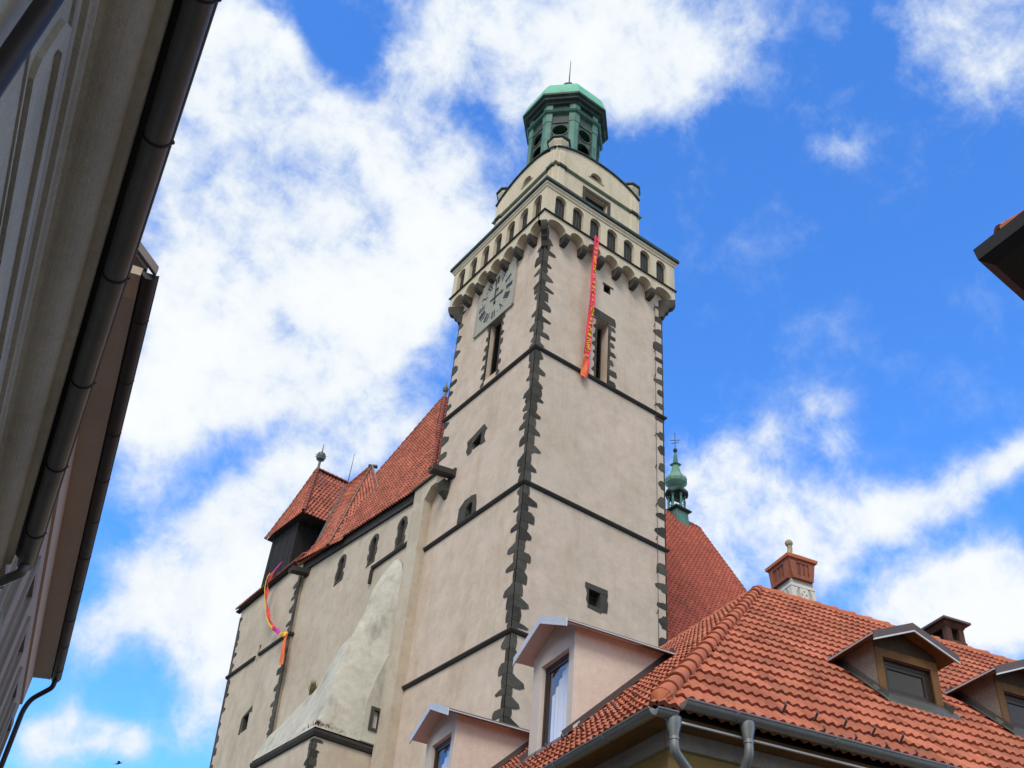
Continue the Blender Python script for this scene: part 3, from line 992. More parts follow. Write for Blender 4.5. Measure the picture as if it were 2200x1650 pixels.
    for k in range(8):
        A, B = vert(rb, k), vert(rb, k + 1)
        U = (B - A).normalized()
        Nn = ((A + B) / 2 - c).normalized()
        F = Fr(A, U, Z, Nn)
        Lw = (B - A).length
        mid = Lw / 2
        fm = MB()
        plate(fm, rect(.31, Lw - .31, 54.2, 59.12), [rect(.37, Lw - .37, 54.3, 58.98)], F, .06, 0)
        circ = [(mid + .60 * math.cos(2 * math.pi * i / 24), 58.22 + .60 * math.sin(2 * math.pi * i / 24)) for i in range(24)]
        circ2 = [(mid + .51 * math.cos(2 * math.pi * i / 24), 58.22 + .51 * math.sin(2 * math.pi * i / 24)) for i in range(24)]
        plate(fm, circ, [circ2], F, .05, 0)
        fm.build('lantern_frame', 'lead', lt)
        p = MB()
        A0 = vert(rb, k - 1)
        U0 = (A - A0).normalized()
        N0 = ((A + A0) / 2 - c).normalized()
        F0 = Fr(A0, U0, Z, N0)
        pr_ = A + (N0 + Nn).normalized() * .10
        for z0, z1, g_, wd in ((53.2, 54.6, .15, .36), (54.6, 59.1, .10, .30), (59.1, 60.95, .13, .34)):
            pr_ = A + (N0 + Nn).normalized() * (g_ / math.cos(RAD(22.5)))
            sec = [F0(Lw - wd, 0, 0), F0(Lw - wd, 0, g_), pr_, F(wd, 0, g_), F(wd, 0, 0), A - (N0 + Nn).normalized() * .05]
            loft(p, [[q + Z * z for q in sec] for z in (z0, z1)])
        p.build('lantern_post', 'copper', lt)
    m = MB()
    def octo(prof):
        lathe(m, c, prof + [prof[0]], 8, RAD(22.5), False)
    octo([(2.3, 59.95), (2.62, 60.0), (2.72, 60.12), (2.62, 60.22), (2.3, 60.25)])
    m.build('lantern_moulding', 'copper', lt)
    m = MB()
    octo([(2.2, 60.85), (2.58, 60.9), (2.62, 61.05), (2.86, 61.12), (2.90, 61.28), (3.06, 61.36), (3.08, 61.52), (2.2, 61.5)])
    m.build('lantern_cornice', 'copper_dark', lt)
    m = MB()
    lathe(m, c, [(3.04, 61.53), (2.96, 61.95), (2.78, 62.6), (2.45, 63.25), (1.9, 63.85), (1.2, 64.35), (.45, 64.75), (.3, 64.85)], 8, RAD(22.5))
    m.build('dome', 'copper_roof', lt)
    m = MB()
    lathe(m, c, [(.22, 64.7), (.24, 65.7), (.50, 65.95), (.52, 66.12), (.30, 66.3), (.10, 66.6), (.06, 66.8)], 8, RAD(22.5))
    tube(m, [(c.x, c.y, 66.5), (c.x + .02, c.y + .02, 69.6)], .05, 6, .018)
    m.build('finial', 'copper_dark', lt)
    m = MB()
    wbox(m, c.x - 1.6, c.x + 1.6, c.y - 1.6, c.y + 1.6, 53.0, 54.4)
    lathe(m, c, [(.9, 55.6), (.86, 55.8), (.6, 56.3), (.48, 56.9), (.3, 57.1), (.08, 57.2)], 20, 0)
    m.build('bell', 'copper_dark', lt)
    # lightning conductor down the street face
    m = MB()
    tube(m, [(7.88, -.10, 12), (7.88, -.10, 43.9)], .014, 5)
    for z in (24.5, 26.6, 28.4, 30.3, 32.6, 34.6, 36.6, 38.6, 40.4, 42.3, 43.6):
        tube(m, [(7.88, .02, z - .12), (7.88, -.12, z), (7.78, -.16, z - .05)], .022, 5)
    m.build('lightning_conductor', 'iron', T)
    return T
church_tower()

# ================================================================== NAVE
def nave():
    T = thing('church_nave', 'church nave with lancet windows and steep red tiled roof beside the clock tower', 'church', (10, 16, 0))
    FN = Fr((0, 0, 0), (0, 1, 0), (0, 0, 1), (-1, 0, 0))
    def ez(y):
        return 32.0 + (y - 8.6) * (1.25 / 13.8)
    m = MB()
    lan = [(17.80, 29.95, 31.75), (14.05, 29.6, 31.45), (11.05, 29.4, 31.2)]
    holes = []
    for y, a, b in lan:
        holes.append(arch(y - .26, y + .26, a + .12, b - .12, .36, 6))
    plate(m, [(8.12, -.5), (23.2, -.5), (23.2, ez(23.2)), (8.12, ez(8.12))], holes, FN, 0, -.8)
    wbox(m, .8, 27, 8.6, 9.2, -.5, 31.8)
    wbox(m, 8.51, 27, 3.1, 3.6, -.5, 22.7)
    m.add([(27, 8.6, -.5), (27, 23.4, -.5), (27, 23.4, 32.2), (27, 16, 44.3), (27, 8.6, 32.2)], [(0, 1, 2, 3, 4)])
    wbox(m, .8, 27, 22.8, 23.4, -.5, 32.0)
    m.build('wall', 'plaster_nave', T)
    for y, a, b in lan:
        w = MB()
        rr = random.Random(int(y * 10))
        o = arch(y - .26, y + .26, a + .12, b - .12, .36, 6)
        out = [(y - .46, a), (y + .50, a - .06)]
        zz = a
        sgn = 0
        while zz < b - .75:
            e = .50 if sgn % 2 else .40
            zz2 = zz + rr.uniform(.28, .42)
            out += [(y + e + rr.uniform(-.03, .05), zz + .02), (y + e + rr.uniform(-.03, .05), zz2)]
            zz = zz2
            sgn += 1
        k = 6
        for i in range(k + 1):
            t = math.pi * i / k
            out.append((y + .50 * math.cos(t), b - .45 + .48 * math.sin(t)))
        zz = b - .6
        while zz > a + .35:
            e = .52 if sgn % 2 else .40
            zz2 = zz - rr.uniform(.28, .42)
            out += [(y - e + rr.uniform(-.05, .03), zz), (y - e + rr.uniform(-.05, .03), max(zz2, a + .04))]
            zz = zz2
            sgn += 1
        plate(w, out, [o], FN, .025, -.06)
        lining(w, o, FN, .45, .06)
        win = w.build('lancet_window', 'stone', T)
        p = MB()
        plate(p, o, [], FN, -.22, -.24)
        p.build('pane', 'hole', win)  # near-black: the shade inside the lancet is in its colour
    m = MB()
    prof = [(.0, -.15), (.12, -.12), (.16, -.03), (.16, .02), (.0, .14)]
    loft(m, [[FN(y, z + b, a) for a, b in prof] for y, z in ((9.25, 29.15), (13.62, 29.18))])
    box(m, FN, 13.5, 13.66, 28.2, 29.04, .0, .15)
    m.build('string_course', 'stone_trim', T)
    # pilaster between nave and tower with stone coping
    m = MB()
    wbox(m, -.5, .0, 8.14, 9.25, -.5, 31.25)
    wbox(m, -.5, .0, 7.15, 9.25, 31.25, 31.78)
    m.add([(-.5, 8.14, 30.7), (-.5, 7.6, 31.25), (-.5, 8.14, 31.25), (0, 8.14, 30.7), (0, 7.6, 31.25), (0, 8.14, 31.25)], [(0, 1, 2), (3, 5, 4), (0, 3, 4, 1)])
    m.build('pilaster', 'plaster_nave', T)
    m = MB()
    loft(m, [[V3((x, y, z)) for x, z in ((-.62, 31.74), (-.62, 31.86), (.0, 32.3), (.0, 31.8))] for y in (7.05, 9.4)])
    m.build('coping', 'stone_trim', T)
    m = MB()
    rings = []
    for o, z, hw in ((.06, 30.3, .12), (.24, 30.55, .2), (.34, 30.62, .24), (.40, 31.0, .26), (.42, 31.24, .27)):
        rings.append([V3((0, 6.85 - hw, z)), V3((-o, 6.85 - hw, z)), V3((-o, 6.85 + hw, z)), V3((0, 6.85 + hw, z))])
    loft(m, rings)
    m.build('corbel', 'stone', T)
    # stone water spouts
    for y, z, L, dz in ((6.45, 31.66, 1.3, .2), (22.55, 32.6, 1.15, .2)):
        m = MB()
        pr = [(-.24, -.2), (-.16, -.28), (.16, -.28), (.24, -.2), (.24, .1), (.15, .1), (.15, -.1), (-.15, -.1), (-.15, .1), (-.24, .1)]
        loft(m, [[V3((x, y + a, zz + b)) for a, b in pr] for x, zz in ((.1, z + .02), (-L * .5, z - dz * .5), (-L, z - dz))])
        box(m, FN, y - .32, y + .32, z - .34, z + .18, .10, -.02)
        m.build('water_spout', 'stone_trim', T)

    # roofs
    A = V3((-.28, 8.3, 31.98))
    B = V3((-.28, 23.6, 33.30))
    P = V3((4.0, 16.0, 44.6))
    U = (B - A).normalized()
    t = (P - A).dot(U)
    foot = A + U * t
    Vv = (P - foot)
    H = Vv.length
    L = (B - A).length
    m = MB()
    tiles(m, A, U, Vv, [(0, 0), (L, 0), (t + .12, H), (t - .12, H)], .40, .25, .085, .06, 'pan', 6, 1)
    rf = m.build('roof', 'tile_old', T, fix=False)
    m = MB()
    A2 = V3((-.1, 8.55, 32.1))
    U2 = V3((1, 0, 0))
    V2 = V3((0, 16 - 8.55, 44.55 - 32.1))
    H2 = V2.length
    tiles(m, A2, U2, V2, [(0, 0), (8.62, 0), (8.62, H2), (4.1, H2)], .42, .32, .12, .05, 'pan', 6, 1)
    tiles(m, A2, U2, V2, [(8.6, -10.8), (27.15, -10.8), (27.15, H2), (8.6, H2)], .42, .32, .12, .05, 'pan', 6, 1)
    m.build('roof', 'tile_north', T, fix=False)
    m = MB()
    m.add([(-.1, 23.5, 32.9), (27.1, 23.5, 32.1), (27.1, 16, 44.5), (4, 16, 44.5)], [(0, 1, 2, 3)])
    m.add([(-.1, 8.6, 31.95), (27.1, 8.6, 31.95), (27.1, 16, 44.38), (4, 16, 44.38)], [(0, 1, 2, 3)])
    m.add([(8.6, 3.05, 22.65), (27.1, 3.05, 22.65), (27.1, 8.6, 31.95), (8.6, 8.6, 31.95)], [(0, 1, 2, 3)])
    m.add([(-.2, 8.5, 31.9), (-.2, 23.5, 33.15), (4.05, 16, 44.4)], [(0, 1, 2)])
    m.build('roof_underside', 'wood_black', T)
    m = MB()
    barrels(m, (4.0, 16, 44.5), (27.2, 16, 44.5), .16, .42, (0, 0, 1), 7)
    barrels(m, B + V3((0, -.1, .05)), P, .15, .42, (-1, .4, 1), 7)
    barrels(m, A2 + V3((0, 0, .05)), P, .15, .42, (-1, -.4, 1), 7)
    barrels(m, (27.1, 3.0, 22.85), (27.1, 16, 44.6), .10, .42, (0, -1, 1), 6)
    m.build('ridge_tiles', 'tile_old', T)
    m = MB()
    lathe(m, (4.0, 16), [(.05, 44.4), (.10, 44.6), (.10, 45.0), (.18, 45.1), (.21, 45.3), (.15, 45.45), (.05, 45.6), (.02, 46.0)], 12)
    m.build('finial', 'zinc_dark', T)
    m = MB()
    for a, b in ((A, B),):
        extrude(m, [(0, -.22), (.12, -.22), (.12, -.06), (0, -.06)], a + V3((.12, .3, 0)), b + V3((.12, -.3, 0)), (1, 0, 0), (0, 0, 1))
        extrude(m, [(.12, -.48), (.3, -.48), (.3, -.08), (.12, -.08)], a + V3((.02, .3, 0)), b + V3((.02, -.3, 0)), (1, 0, 0), (0, 0, 1))
    m.build('eaves_cornice', 'stone_trim', T)

    # small steep side roof over the valley: bell-cast curve up to a pointed top
    sil = [V3(p) for p in ((-.45, 23.66, 33.55), (.40, 22.9, 34.65), (.90, 23.0, 36.7), (1.5, 22.8, 39.7), (2.0, 20.8, 40.5))]
    hip = [V3(p) for p in ((-.47, 19.13, 32.75), (.21, 19.51, 34.75), (.9, 20.15, 36.9), (1.7, 20.8, 39.3), (2.0, 20.7, 40.45))]
    val = [V3(p) for p in ((-.4, 17.7, 32.5), (.1, 17.5, 33.5), (.6, 17.3, 34.9), (1.03, 17.05, 36.4), (2.0, 20.65, 40.4))]
    m = MB()
    tile_patch(m, hip, sil, .40, .26, .085, .06)
    tile_patch(m, val, hip, .46, .30, .06, .03)
    sr = m.build('side_roof', 'tile_old', T, fix=False)
    m = MB()
    for cv in (hip, sil):
        for a, b in zip(cv[:-1], cv[1:]):
            if (b - a).length > .3:
                barrels(m, a + V3((-.03, 0, .02)), b + V3((-.03, 0, .02)), .12, .40, (-1, -.2, .4), 6)
    m.build('ridge_tiles', 'tile_old', sr)
    m = MB()
    tube(m, [V3((1.75, 20.75, 40.45)), V3((2.3, 20.6, 40.55))], .13, 8)
    m.build('ridge_cap', 'zinc_dark', sr)
    m = MB()
    for cv in (hip, val):
        tube(m, [p + V3((-.10, -.12, .08)) for p in cv], .045, 5)
    m.build('mortar_line', 'mortar', sr)
    m = MB()
    tube(m, [p + V3((-.12, .10, .06)) for p in (sil[1], sil[2], sil[3])], .10, 6)
    m.build('flashing', 'zinc_dark', sr)
    m = MB()
    back = [V3((2.6, 23.0, 33.5)), V3((2.6, 17.0, 33.5))]
    m.add([sil[0], sil[1], sil[2], sil[3], sil[4], back[0]], [(0, 1, 2, 3, 4, 5)])
    m.add([hip[0], sil[0], sil[1], hip[1]], [(0, 1, 2, 3)])
    for q in range(1, 4):
        m.add([hip[q] + V3((.12, .1, -.05)), sil[q] + V3((.12, -.1, -.05)), sil[q + 1] + V3((.12, -.1, -.05)), hip[q + 1] + V3((.12, .1, -.05))], [(0, 1, 2, 3)])
    m.build('side_roof_boards', 'zinc_dark', sr)
    return T
NAVE = nave()

def ridge_turret():
    c = (24.9, 16.0)
    T = thing('ridge_turret', 'slender green onion-domed turret with cross on the church ridge right of the tower', 'turret', (c[0], c[1], 44.3))
    m = MB()
    P = math.pi / 4
    lathe(m, c, [(.95, 43.0), (.90, 43.7), (.82, 44.75), (.80, 44.85)], 4, P)
    m.build('base', 'copper', T)
    m = MB()
    lathe(m, c, [(.8, 44.82), (1.12, 44.92), (1.12, 45.02), (.7, 45.14)], 4, P)
    m.build('platform', 'copper_dark', T)
    for k in range(6):
        a = RAD(20 + 60 * k)
        q = (c[0] + .60 * math.cos(a), c[1] + .60 * math.sin(a))
        p = MB()
        lathe(p, q, [(.11, 45.1), (.11, 45.25), (.075, 45.35), (.095, 45.8), (.06, 46.1), (.12, 46.3), (.12, 46.5)], 8)
        p.build('post', 'copper', T)
    m = MB()
    for k in range(6):
        a, b = RAD(20 + 60 * k), RAD(80 + 60 * k)
        tube(m, [(c[0] + .6 * math.cos(a), c[1] + .6 * math.sin(a), 45.75), (c[0] + .6 * math.cos(b), c[1] + .6 * math.sin(b), 45.75)], .03, 6)
    m.build('railing', 'copper_dark', T)
    m = MB()
    n = 36
    rings = []
    for r, z, w in ((.55, 46.35, 0), (.86, 46.42, .09), (.90, 46.55, .10), (.72, 46.85, .05), (.45, 47.05, 0), (.30, 47.15, 0)):
        rings.append([V3((c[0] + (r) * math.cos(2 * math.pi * i / n), c[1] + r * math.sin(2 * math.pi * i / n), z + w * math.cos(6 * 2 * math.pi * i / n))) for i in range(n)])
    loft(m, rings)
    m.build('canopy', 'copper_dark', T, True)
    m = MB()
    lathe(m, c, [(.28, 47.0), (.34, 47.08), (.60, 47.28), (.82, 47.5), (.90, 47.72), (.84, 47.95), (.64, 48.15), (.46, 48.38), (.36, 48.7), (.29, 49.0), (.24, 49.25)], 8, P / 2, True)
    m.build('onion_dome', 'copper_pale', T)
    m = MB()
    lathe(m, c, [(.22, 49.2), (.46, 49.26), (.46, 49.34), (.22, 49.42)], 4, P)
    lathe(m, c, [(.21, 49.4), (.13, 50.2), (.08, 50.35), (.05, 50.5)], 4, P)
    m.build('spire', 'copper', T)
    m = MB()
    lathe(m, c, [(.03, 50.46), (.13, 50.52), (.18, 50.66), (.13, 50.8), (.03, 50.86)], 12)
    tube(m, [(c[0], c[1], 50.8), (c[0], c[1], 52.4)], .03, 6)
    tube(m, [(c[0] - .26, c[1] + .26, 51.66), (c[0] + .26, c[1] - .26, 51.66)], .03, 6)
    tube(m, [(c[0] - .2, c[1] + .2, 51.35), (c[0] + .2, c[1] - .2, 51.45)], .028, 6)
    m.build('cross', 'copper_dark', T)
ridge_turret()

# ================================================================== SOUTH TOWER STUMP WITH BOARDED BELFRY
def stub():
    X = -.22
    T = thing('stub_tower', 'unfinished plastered church tower stump with stone quoins and tiled eaves at far left', 'tower', (2, 27, 0))
    FS = Fr((X, 0, 0), (0, 1, 0), (0, 0, 1), (-1, 0, 0))
    sk = .098
    def yr(z): return 22.95 + (z - 32.0) * sk
    def yl(z): return 32.0 + (z - 33.3) * .16
    m = MB()
    holes = [[(26.75, 28.0), (27.1, 28.0), (27.1, 29.2), (26.75, 29.2)], [(25.8, 23.55), (26.6, 23.5), (26.7, 24.5), (25.95, 24.6)]]
    plate(m, [(yr(12), 12.0), (yl(12), 12.0), (yl(33.5), 33.5), (yr(33.6), 33.6)], holes, FS, 0, -.8)
    m.add([(X, yr(12), 12), (X, yr(33.4), 33.4), (1.5, yr(33.4), 33.4), (1.5, yr(12), 12)], [(0, 1, 2, 3)])
    m.add([(X, yl(12), 12), (X, yl(33.2), 33.2), (9, yl(33.2), 33.2), (9, yl(12), 12)], [(0, 1, 2, 3)])
    wbox(m, X, 9, yr(12), yl(12), -.5, 12)
    m.build('wall', 'plaster_nave', T)
    prof = [(.0, -.15), (.12, -.12), (.16, -.03), (.16, .02), (.0, .14)]
    zs = 28.45
    m = MB()
    loft(m, [[FS(y, z + b, a) for a, b in prof] for y, z in ((yr(zs) - .02, zs), (26.6, zs + .0))])
    loft(m, [[FS(y, z + b, a) for a, b in prof] for y, z in ((27.2, zs - .02), (yl(zs) + .1, zs - .05))])
    y = yr(zs)
    loft(m, [[V3((x, y - a, zs + b)) for a, b in prof] for x in (X - .14, X + .42)])
    m.build('string_course', 'stone_trim', T)
    m = MB()
    FA = Fr((X, 0, 0), (0, 1, 0), (0, 0, 1), (-1, 0, 0))
    for a, b in ((13.0, zs - .16), (zs + .1, 33.0)):
        quoins(m, FA, None, a, b, ua=yr(a), skew=sk, lmin=.22, lmax=.9)
    m.build('quoin_stones', 'stone', T)
    m = MB()
    FB = Fr((X, 0, 0), (0, -1, 0), (0, 0, 1), (-1, 0, 0))
    for a, b in ((13.0, zs - .16), (zs + .1, 32.8)):
        quoins(m, FB, None, a, b, ua=-yl(a), skew=-.16, lmin=.18, lmax=.75)
    m.build('quoin_stones', 'stone', T)
    w = MB()
    lining(w, holes[0], FS, .5, .03)
    plate(w, holes[0], [], FS, -.25, -.28)
    w.build('slit_window', 'plaster_nave', T)
    w = MB()
    lining(w, holes[1], FS, .5, .05)
    plate(w, [(25.6, 24.55), (25.95, 24.6), (26.7, 24.5), (26.95, 24.5), (25.75, 24.95)], [], FS, .025, -.05)
    plate(w, [(26.62, 23.45), (26.9, 23.5), (26.95, 24.5), (26.7, 24.5)], [], FS, .02, -.05)
    sw = w.build('small_window', 'stone', T)
    b = MB()
    plate(b, holes[1], [], FS, -.25, -.28)
    b.build('opening_shade', 'hole', sw)
    # low tiled roof behind the eaves
    A, B = V3((X - .3, 22.6, 33.62)), V3((X - .3, 32.4, 33.45))
    U = (B - A).normalized()
    m = MB()
    tiles(m, A, U, V3((1, 0, .85)), [(0, 0), ((B - A).length, 0), ((B - A).length, 2.6), (0, 2.6)], .40, .25, .085, .06, 'pan', 6, 1)
    rf = m.build('roof', 'tile_old', T, fix=False)
    m = MB()
    for i in range(41):
        p = A.lerp(B, (i + .3) / 41.5)
        lathe(m, (0, 0), [(.001, 0)], 3) if False else tube(m, [p + V3((-.06, 0, .02)), p + V3((.3, 0, .25))], .07, 7)
    m.build('eaves_tile_ends', 'tile_old', rf, fix=False)
    m = MB()
    extrude(m, [(0, -.09), (.3, -.12), (.3, -.0), (0, -.0)], A + V3((.05, 0, -.04)), B + V3((.05, 0, -.04)), (1, 0, 0), (0, 0, 1))
    m.add([A + V3((.05, .1, -.05)), B + V3((.05, -.1, -.05)), B + V3((3, -.1, 2.4)), A + V3((3, .1, 2.4))], [(0, 1, 2, 3)])
    m.build('roof_underside', 'wood_black', rf)
    # boarded belfry
    Bf = thing('wooden_belfry', 'black boarded belfry with steep hipped red tile roof and ball finial', 'belfry', (2.5, 28.9, 34.5))
    m = MB()
    rb = random.Random(4)
    bx0, bx1, by0, by1 = .5, 4.8, 27.42, 31.55
    n = 17
    for i in range(n):
        a, b = by0 + (by1 - by0) * i / n, by0 + (by1 - by0) * (i + 1) / n
        j = rb.uniform(-.015, .02)
        wbox(m, bx0 - j, bx0 + .1, a + .012, b - .012, 32.6, 39.1)
    for i in range(17):
        a, b = bx0 + (bx1 - bx0) * i / 17, bx0 + (bx1 - bx0) * (i + 1) / 17
        j = rb.uniform(-.015, .02)
        wbox(m, a + .012, b - .012, by0 - j, by0 + .1, 32.6, 39.2)
    wbox(m, bx0 + .05, bx1, by0 + .05, by1, 32.6, 39.0)
    m.build('boarding', 'wood_black', Bf)
    ec = [V3((.1, 25.95, 38.65)), V3((.1, 31.95, 39.05)), V3((5.2, 31.95, 39.0)), V3((5.2, 25.95, 38.65))]
    r0, r1 = V3((1.48, 28.85, 44.2)), V3((4.1, 28.85, 44.15))
    m = MB()
    tile_patch(m, [ec[0], ec[0].lerp(r0, .5) + V3((0, 0, -.25)), r0 + V3((0, -.02, 0))], [ec[1], ec[1].lerp(r0, .5) + V3((0, 0, -.25)), r0 + V3((0, .02, 0))], .42, .27, .085, .06)
    tile_patch(m, [ec[3], ec[3].lerp(r1, .5) + V3((0, 0, -.25)), r1], [ec[0], ec[0].lerp(r0, .5) + V3((0, 0, -.25)), r0], .42, .27, .085, .06)
    rf = m.build('roof', 'tile_old', Bf, fix=False)
    m = MB()
    for q in (ec[0], ec[1]):
        md = q.lerp(r0, .5) + V3((0, 0, -.25))
        barrels(m, q + V3((-.02, 0, .06)), md + V3((-.04, 0, .06)), .12, .4, (-1, -.5, .6), 6)
        barrels(m, md + V3((-.04, 0, .06)), r0 + V3((-.02, 0, .06)), .12, .4, (-1, -.5, .6), 6)
    barrels(m, r0 + V3((0, 0, .05)), r1 + V3((0, 0, .05)), .13, .4, (0, 0, 1), 6)
    m.build('ridge_tiles', 'tile_old', rf)
    m = MB()
    m.add([ec[0] + V3((.05, .05, -.02)), ec[1] + V3((.05, -.05, -.02)), ec[2] + V3((0, 0, -.02)), ec[3] + V3((0, 0, -.02)), r0 + V3((.3, 0, -1.2)), r1 + V3((0, 0, -1.2))], [(0, 1, 2, 3), (1, 2, 5, 4), (2, 3, 5)])
    m.build('eaves_boards', 'wood_black', rf)
    m = MB()
    c = (1.5, 28.85)
    lathe(m, c, [(.10, 44.1), (.09, 44.9), (.16, 45.0), (.30, 45.1), (.36, 45.35), (.30, 45.6), (.14, 45.72), (.05, 45.85), (.02, 46.5)], 12)
    for k in range(8):
        a = k * math.pi / 4
        tube(m, [(c[0] + .33 * math.cos(a), c[1] + .33 * math.sin(a), 45.35), (c[0] + .5 * math.cos(a), c[1] + .5 * math.sin(a), 45.4)], .03, 5, .008)
    m.build('finial', 'zinc_dark', Bf)
    m = MB()
    tube(m, [(4.0, 28.85, 44.0), (4.05, 28.85, 46.9)], .035, 6, .015)
    m.build('lightning_rod', 'iron', Bf)
stub()

# ================================================================== SLOPING HOOD BUTTRESS
def hood():
    T = thing('stair_hood', 'bell-curved lime plastered stone hood over a stair bay against the nave wall', 'buttress', (-1.7, 12.4, 0))
    ridge = [V3(p) for p in ((-3.42, 9.27, 18.27), (-3.03, 9.45, 18.96), (-2.87, 9.6, 19.71), (-2.62, 9.9, 21.25), (-2.22, 10.2, 22.59), (-1.97, 10.4, 23.41), (-1.42, 10.7, 24.9), (-1.09, 10.95, 26.35), (-.58, 11.1, 27.61), (-.06, 11.2, 28.57))]
    left = [V3(p) for p in ((-3.42, 15.55, 18.28), (-3.05, 15.21, 19.47), (-2.87, 14.3, 19.9), (-2.45, 12.04, 21.19), (-2.15, 11.1, 23.0), (-1.93, 10.5, 23.45), (-1.35, 10.9, 25.0), (-1.0, 11.15, 26.5), (-.5, 11.3, 27.7), (.02, 11.35, 28.6))]
    north = [V3(p) for p in ((-.45, 9.24, 18.27), (-.45, 9.26, 18.9), (-.45, 9.28, 19.7), (-.45, 9.30, 21.2), (-.45, 9.31, 22.5), (-.44, 9.33, 23.6), (-.42, 9.35, 25.4), (-.3, 9.5, 26.9), (-.15, 10.1, 27.9), (.0, 10.9, 28.6))]
    wall = [V3((.02, p.y + max(0, 1.3 * (1 - i / 9)), p.z + .2)) for i, p in enumerate(left)]
    m = MB()
    def sub(ra, rb, nx, amp):
        def cr(c, t):
            n = len(c) - 1
            i = min(int(t * n), n - 1)
            return c[i].lerp(c[i + 1], t * n - i)
        ny = 60
        rr = random.Random(9)
        vs = []
        from mathutils import noise as mn
        for j in range(ny + 1):
            a, b = cr(ra, j / ny), cr(rb, j / ny)
            for i in range(nx + 1):
                p = a.lerp(b, i / nx)
                k = mn.noise(p * 1.1) * amp + mn.noise(p * 3.3) * amp * .4
                ed = min(1, 4 * (i / nx) * (1 - i / nx) + .15)
                vs.append(p + V3((-k * ed, -k * ed * .5, 0)))
        fs = [(j * (nx + 1) + i, j * (nx + 1) + i + 1, (j + 1) * (nx + 1) + i + 1, (j + 1) * (nx + 1) + i) for j in range(ny) for i in range(nx)]
        m.add(vs, fs)
    sub(left, ridge, 14, .02)
    sub(ridge, north, 18, .018)
    sub(wall, left, 6, .02)
    m.build('hood_roof', 'plaster_hood', T, True, fix=False)
    # secondary wedge with the slit window at its foot
    FH = Fr((0, 9.3, 0), (1, 0, 0), (0, 0, 1), (0, -1, 0))
    m = MB()
    w = [(-.45, 22.6), (-.50, 22.6), (-.95, 21.2), (-1.2, 20.0), (-1.25, 18.3), (-.45, 18.3)]
    plate(m, w, [rect(-.80, -.52, 18.98, 19.78)], FH, .10, -.25)
    m.build('wedge', 'plaster_hood', T)
    b = MB()
    plate(b, rect(-.95, -.40, 18.85, 19.92), [rect(-.80, -.52, 18.98, 19.78)], FH, .16, .02)
    wn = b.build('slit_window', 'stone', T)
    b = MB()
    box(b, FH, -.80, -.52, 18.98, 19.78, -.1, -.14)
    b.build('opening_shade', 'hole', wn)
    # drip cornice and body
    m = MB()
    ring_rect(m, -3.30, -.1, 9.42, 15.45, [(-.1, 17.88), (.10, 17.95), (.16, 18.08), (.16, 18.20), (-.1, 18.34)])
    m.build('drip_cornice', 'stone_trim', T)
    m = MB()
    wbox(m, -3.30, 0.0, 9.42, 15.45, -.5, 18.1)
    m.build('wall', 'plaster_nave', T)
    m = MB()
    FA = Fr((-3.30, 9.42, 0), (1, 0, 0), (0, 0, 1), (0, -1, 0))
    FB = Fr((-3.30, 9.42, 0), (0, 1, 0), (0, 0, 1), (-1, 0, 0))
    quoins(m, FA, FB, 9.0, 17.85, lmin=.18, lmax=.5)
    m.build('quoin_stones', 'stone', T)
    # dry growth along the cornice and a tuft on the hip
    rr = random.Random(3)
    m = MB()
    for i in range(420):
        t = rr.random()
        if rr.random() < .7:
            p = V3((-3.35 + 2.7 * t ** 1.6, 9.30 + rr.uniform(-.02, .18), 18.28 + rr.uniform(0, .18)))
        else:
            p = V3((-3.36 + rr.uniform(0, .15), 9.3 + 1.6 * t ** 2, 18.3 + rr.uniform(0, .2)))
        h = rr.uniform(.06, .26)
        d = V3((rr.uniform(-.6, .6), rr.uniform(-.8, .2), 1)).normalized() * h
        s = V3((rr.uniform(-1, 1), rr.uniform(-1, 1), 0)).normalized() * rr.uniform(.01, .03)
        m.add([p - s, p + s, p + d + s * .3], [(0, 1, 2)])
    tag(m.build('moss_growth', 'moss'), 'dry brown moss and weeds along the stone drip edge of the hood', 'moss', kind='stuff')
    m = MB()
    for i in range(90):
        p = V3((-2.5 + rr.uniform(-.12, .12), 12.4 + rr.uniform(-.22, .22), 20.95 + rr.uniform(-.1, .1)))
        h = rr.uniform(.3, .75)
        d = V3((rr.uniform(-.4, .2), rr.uniform(-.35, .35), 1)).normalized() * h
        s = V3((rr.uniform(-1, 1), rr.uniform(-1, 1), 0)).normalized() * .014
        m.add([p - s, p + s, p + d * .6 + s, p + d * .6 - s, p + d + V3((rr.uniform(-.06, .06), rr.uniform(-.06, .06), 0))], [(0, 1, 2, 3), (3, 2, 4)])
    tag(m.build('weed_tuft', 'grass'), 'tuft of dry yellow grass growing on the left edge of the plaster hood', 'weed')
hood()

# ================================================================== BANNERS
def strokes(m, P, U, D, N, h, w, seed, gap=.34):
    """loose brush marks down a cloth strip"""
    rr = random.Random(seed)
    t = 0.0
    while t < h:
        k = rr.uniform(.16, .30)
        c = P(t)
        off = rr.uniform(-.08, .08) * w
        for q in range(rr.choice((1, 2, 2, 3))):
            a = rr.uniform(-1.0, 1.0)
            d = (U * math.cos(a) + D * math.sin(a))
            s = (D * math.cos(a) - U * math.sin(a)) * rr.uniform(.03, .05)
            o = c + U * (off + rr.uniform(-.1, .1) * w) + D * rr.uniform(-.08, .08) + N * .012
            l = rr.uniform(.16, .30) * w
            m.add([o - d * l - s, o + d * l - s, o + d * l + s, o - d * l + s], [(0, 1, 2, 3)])
        t += gap * rr.uniform(.7, 1.2)

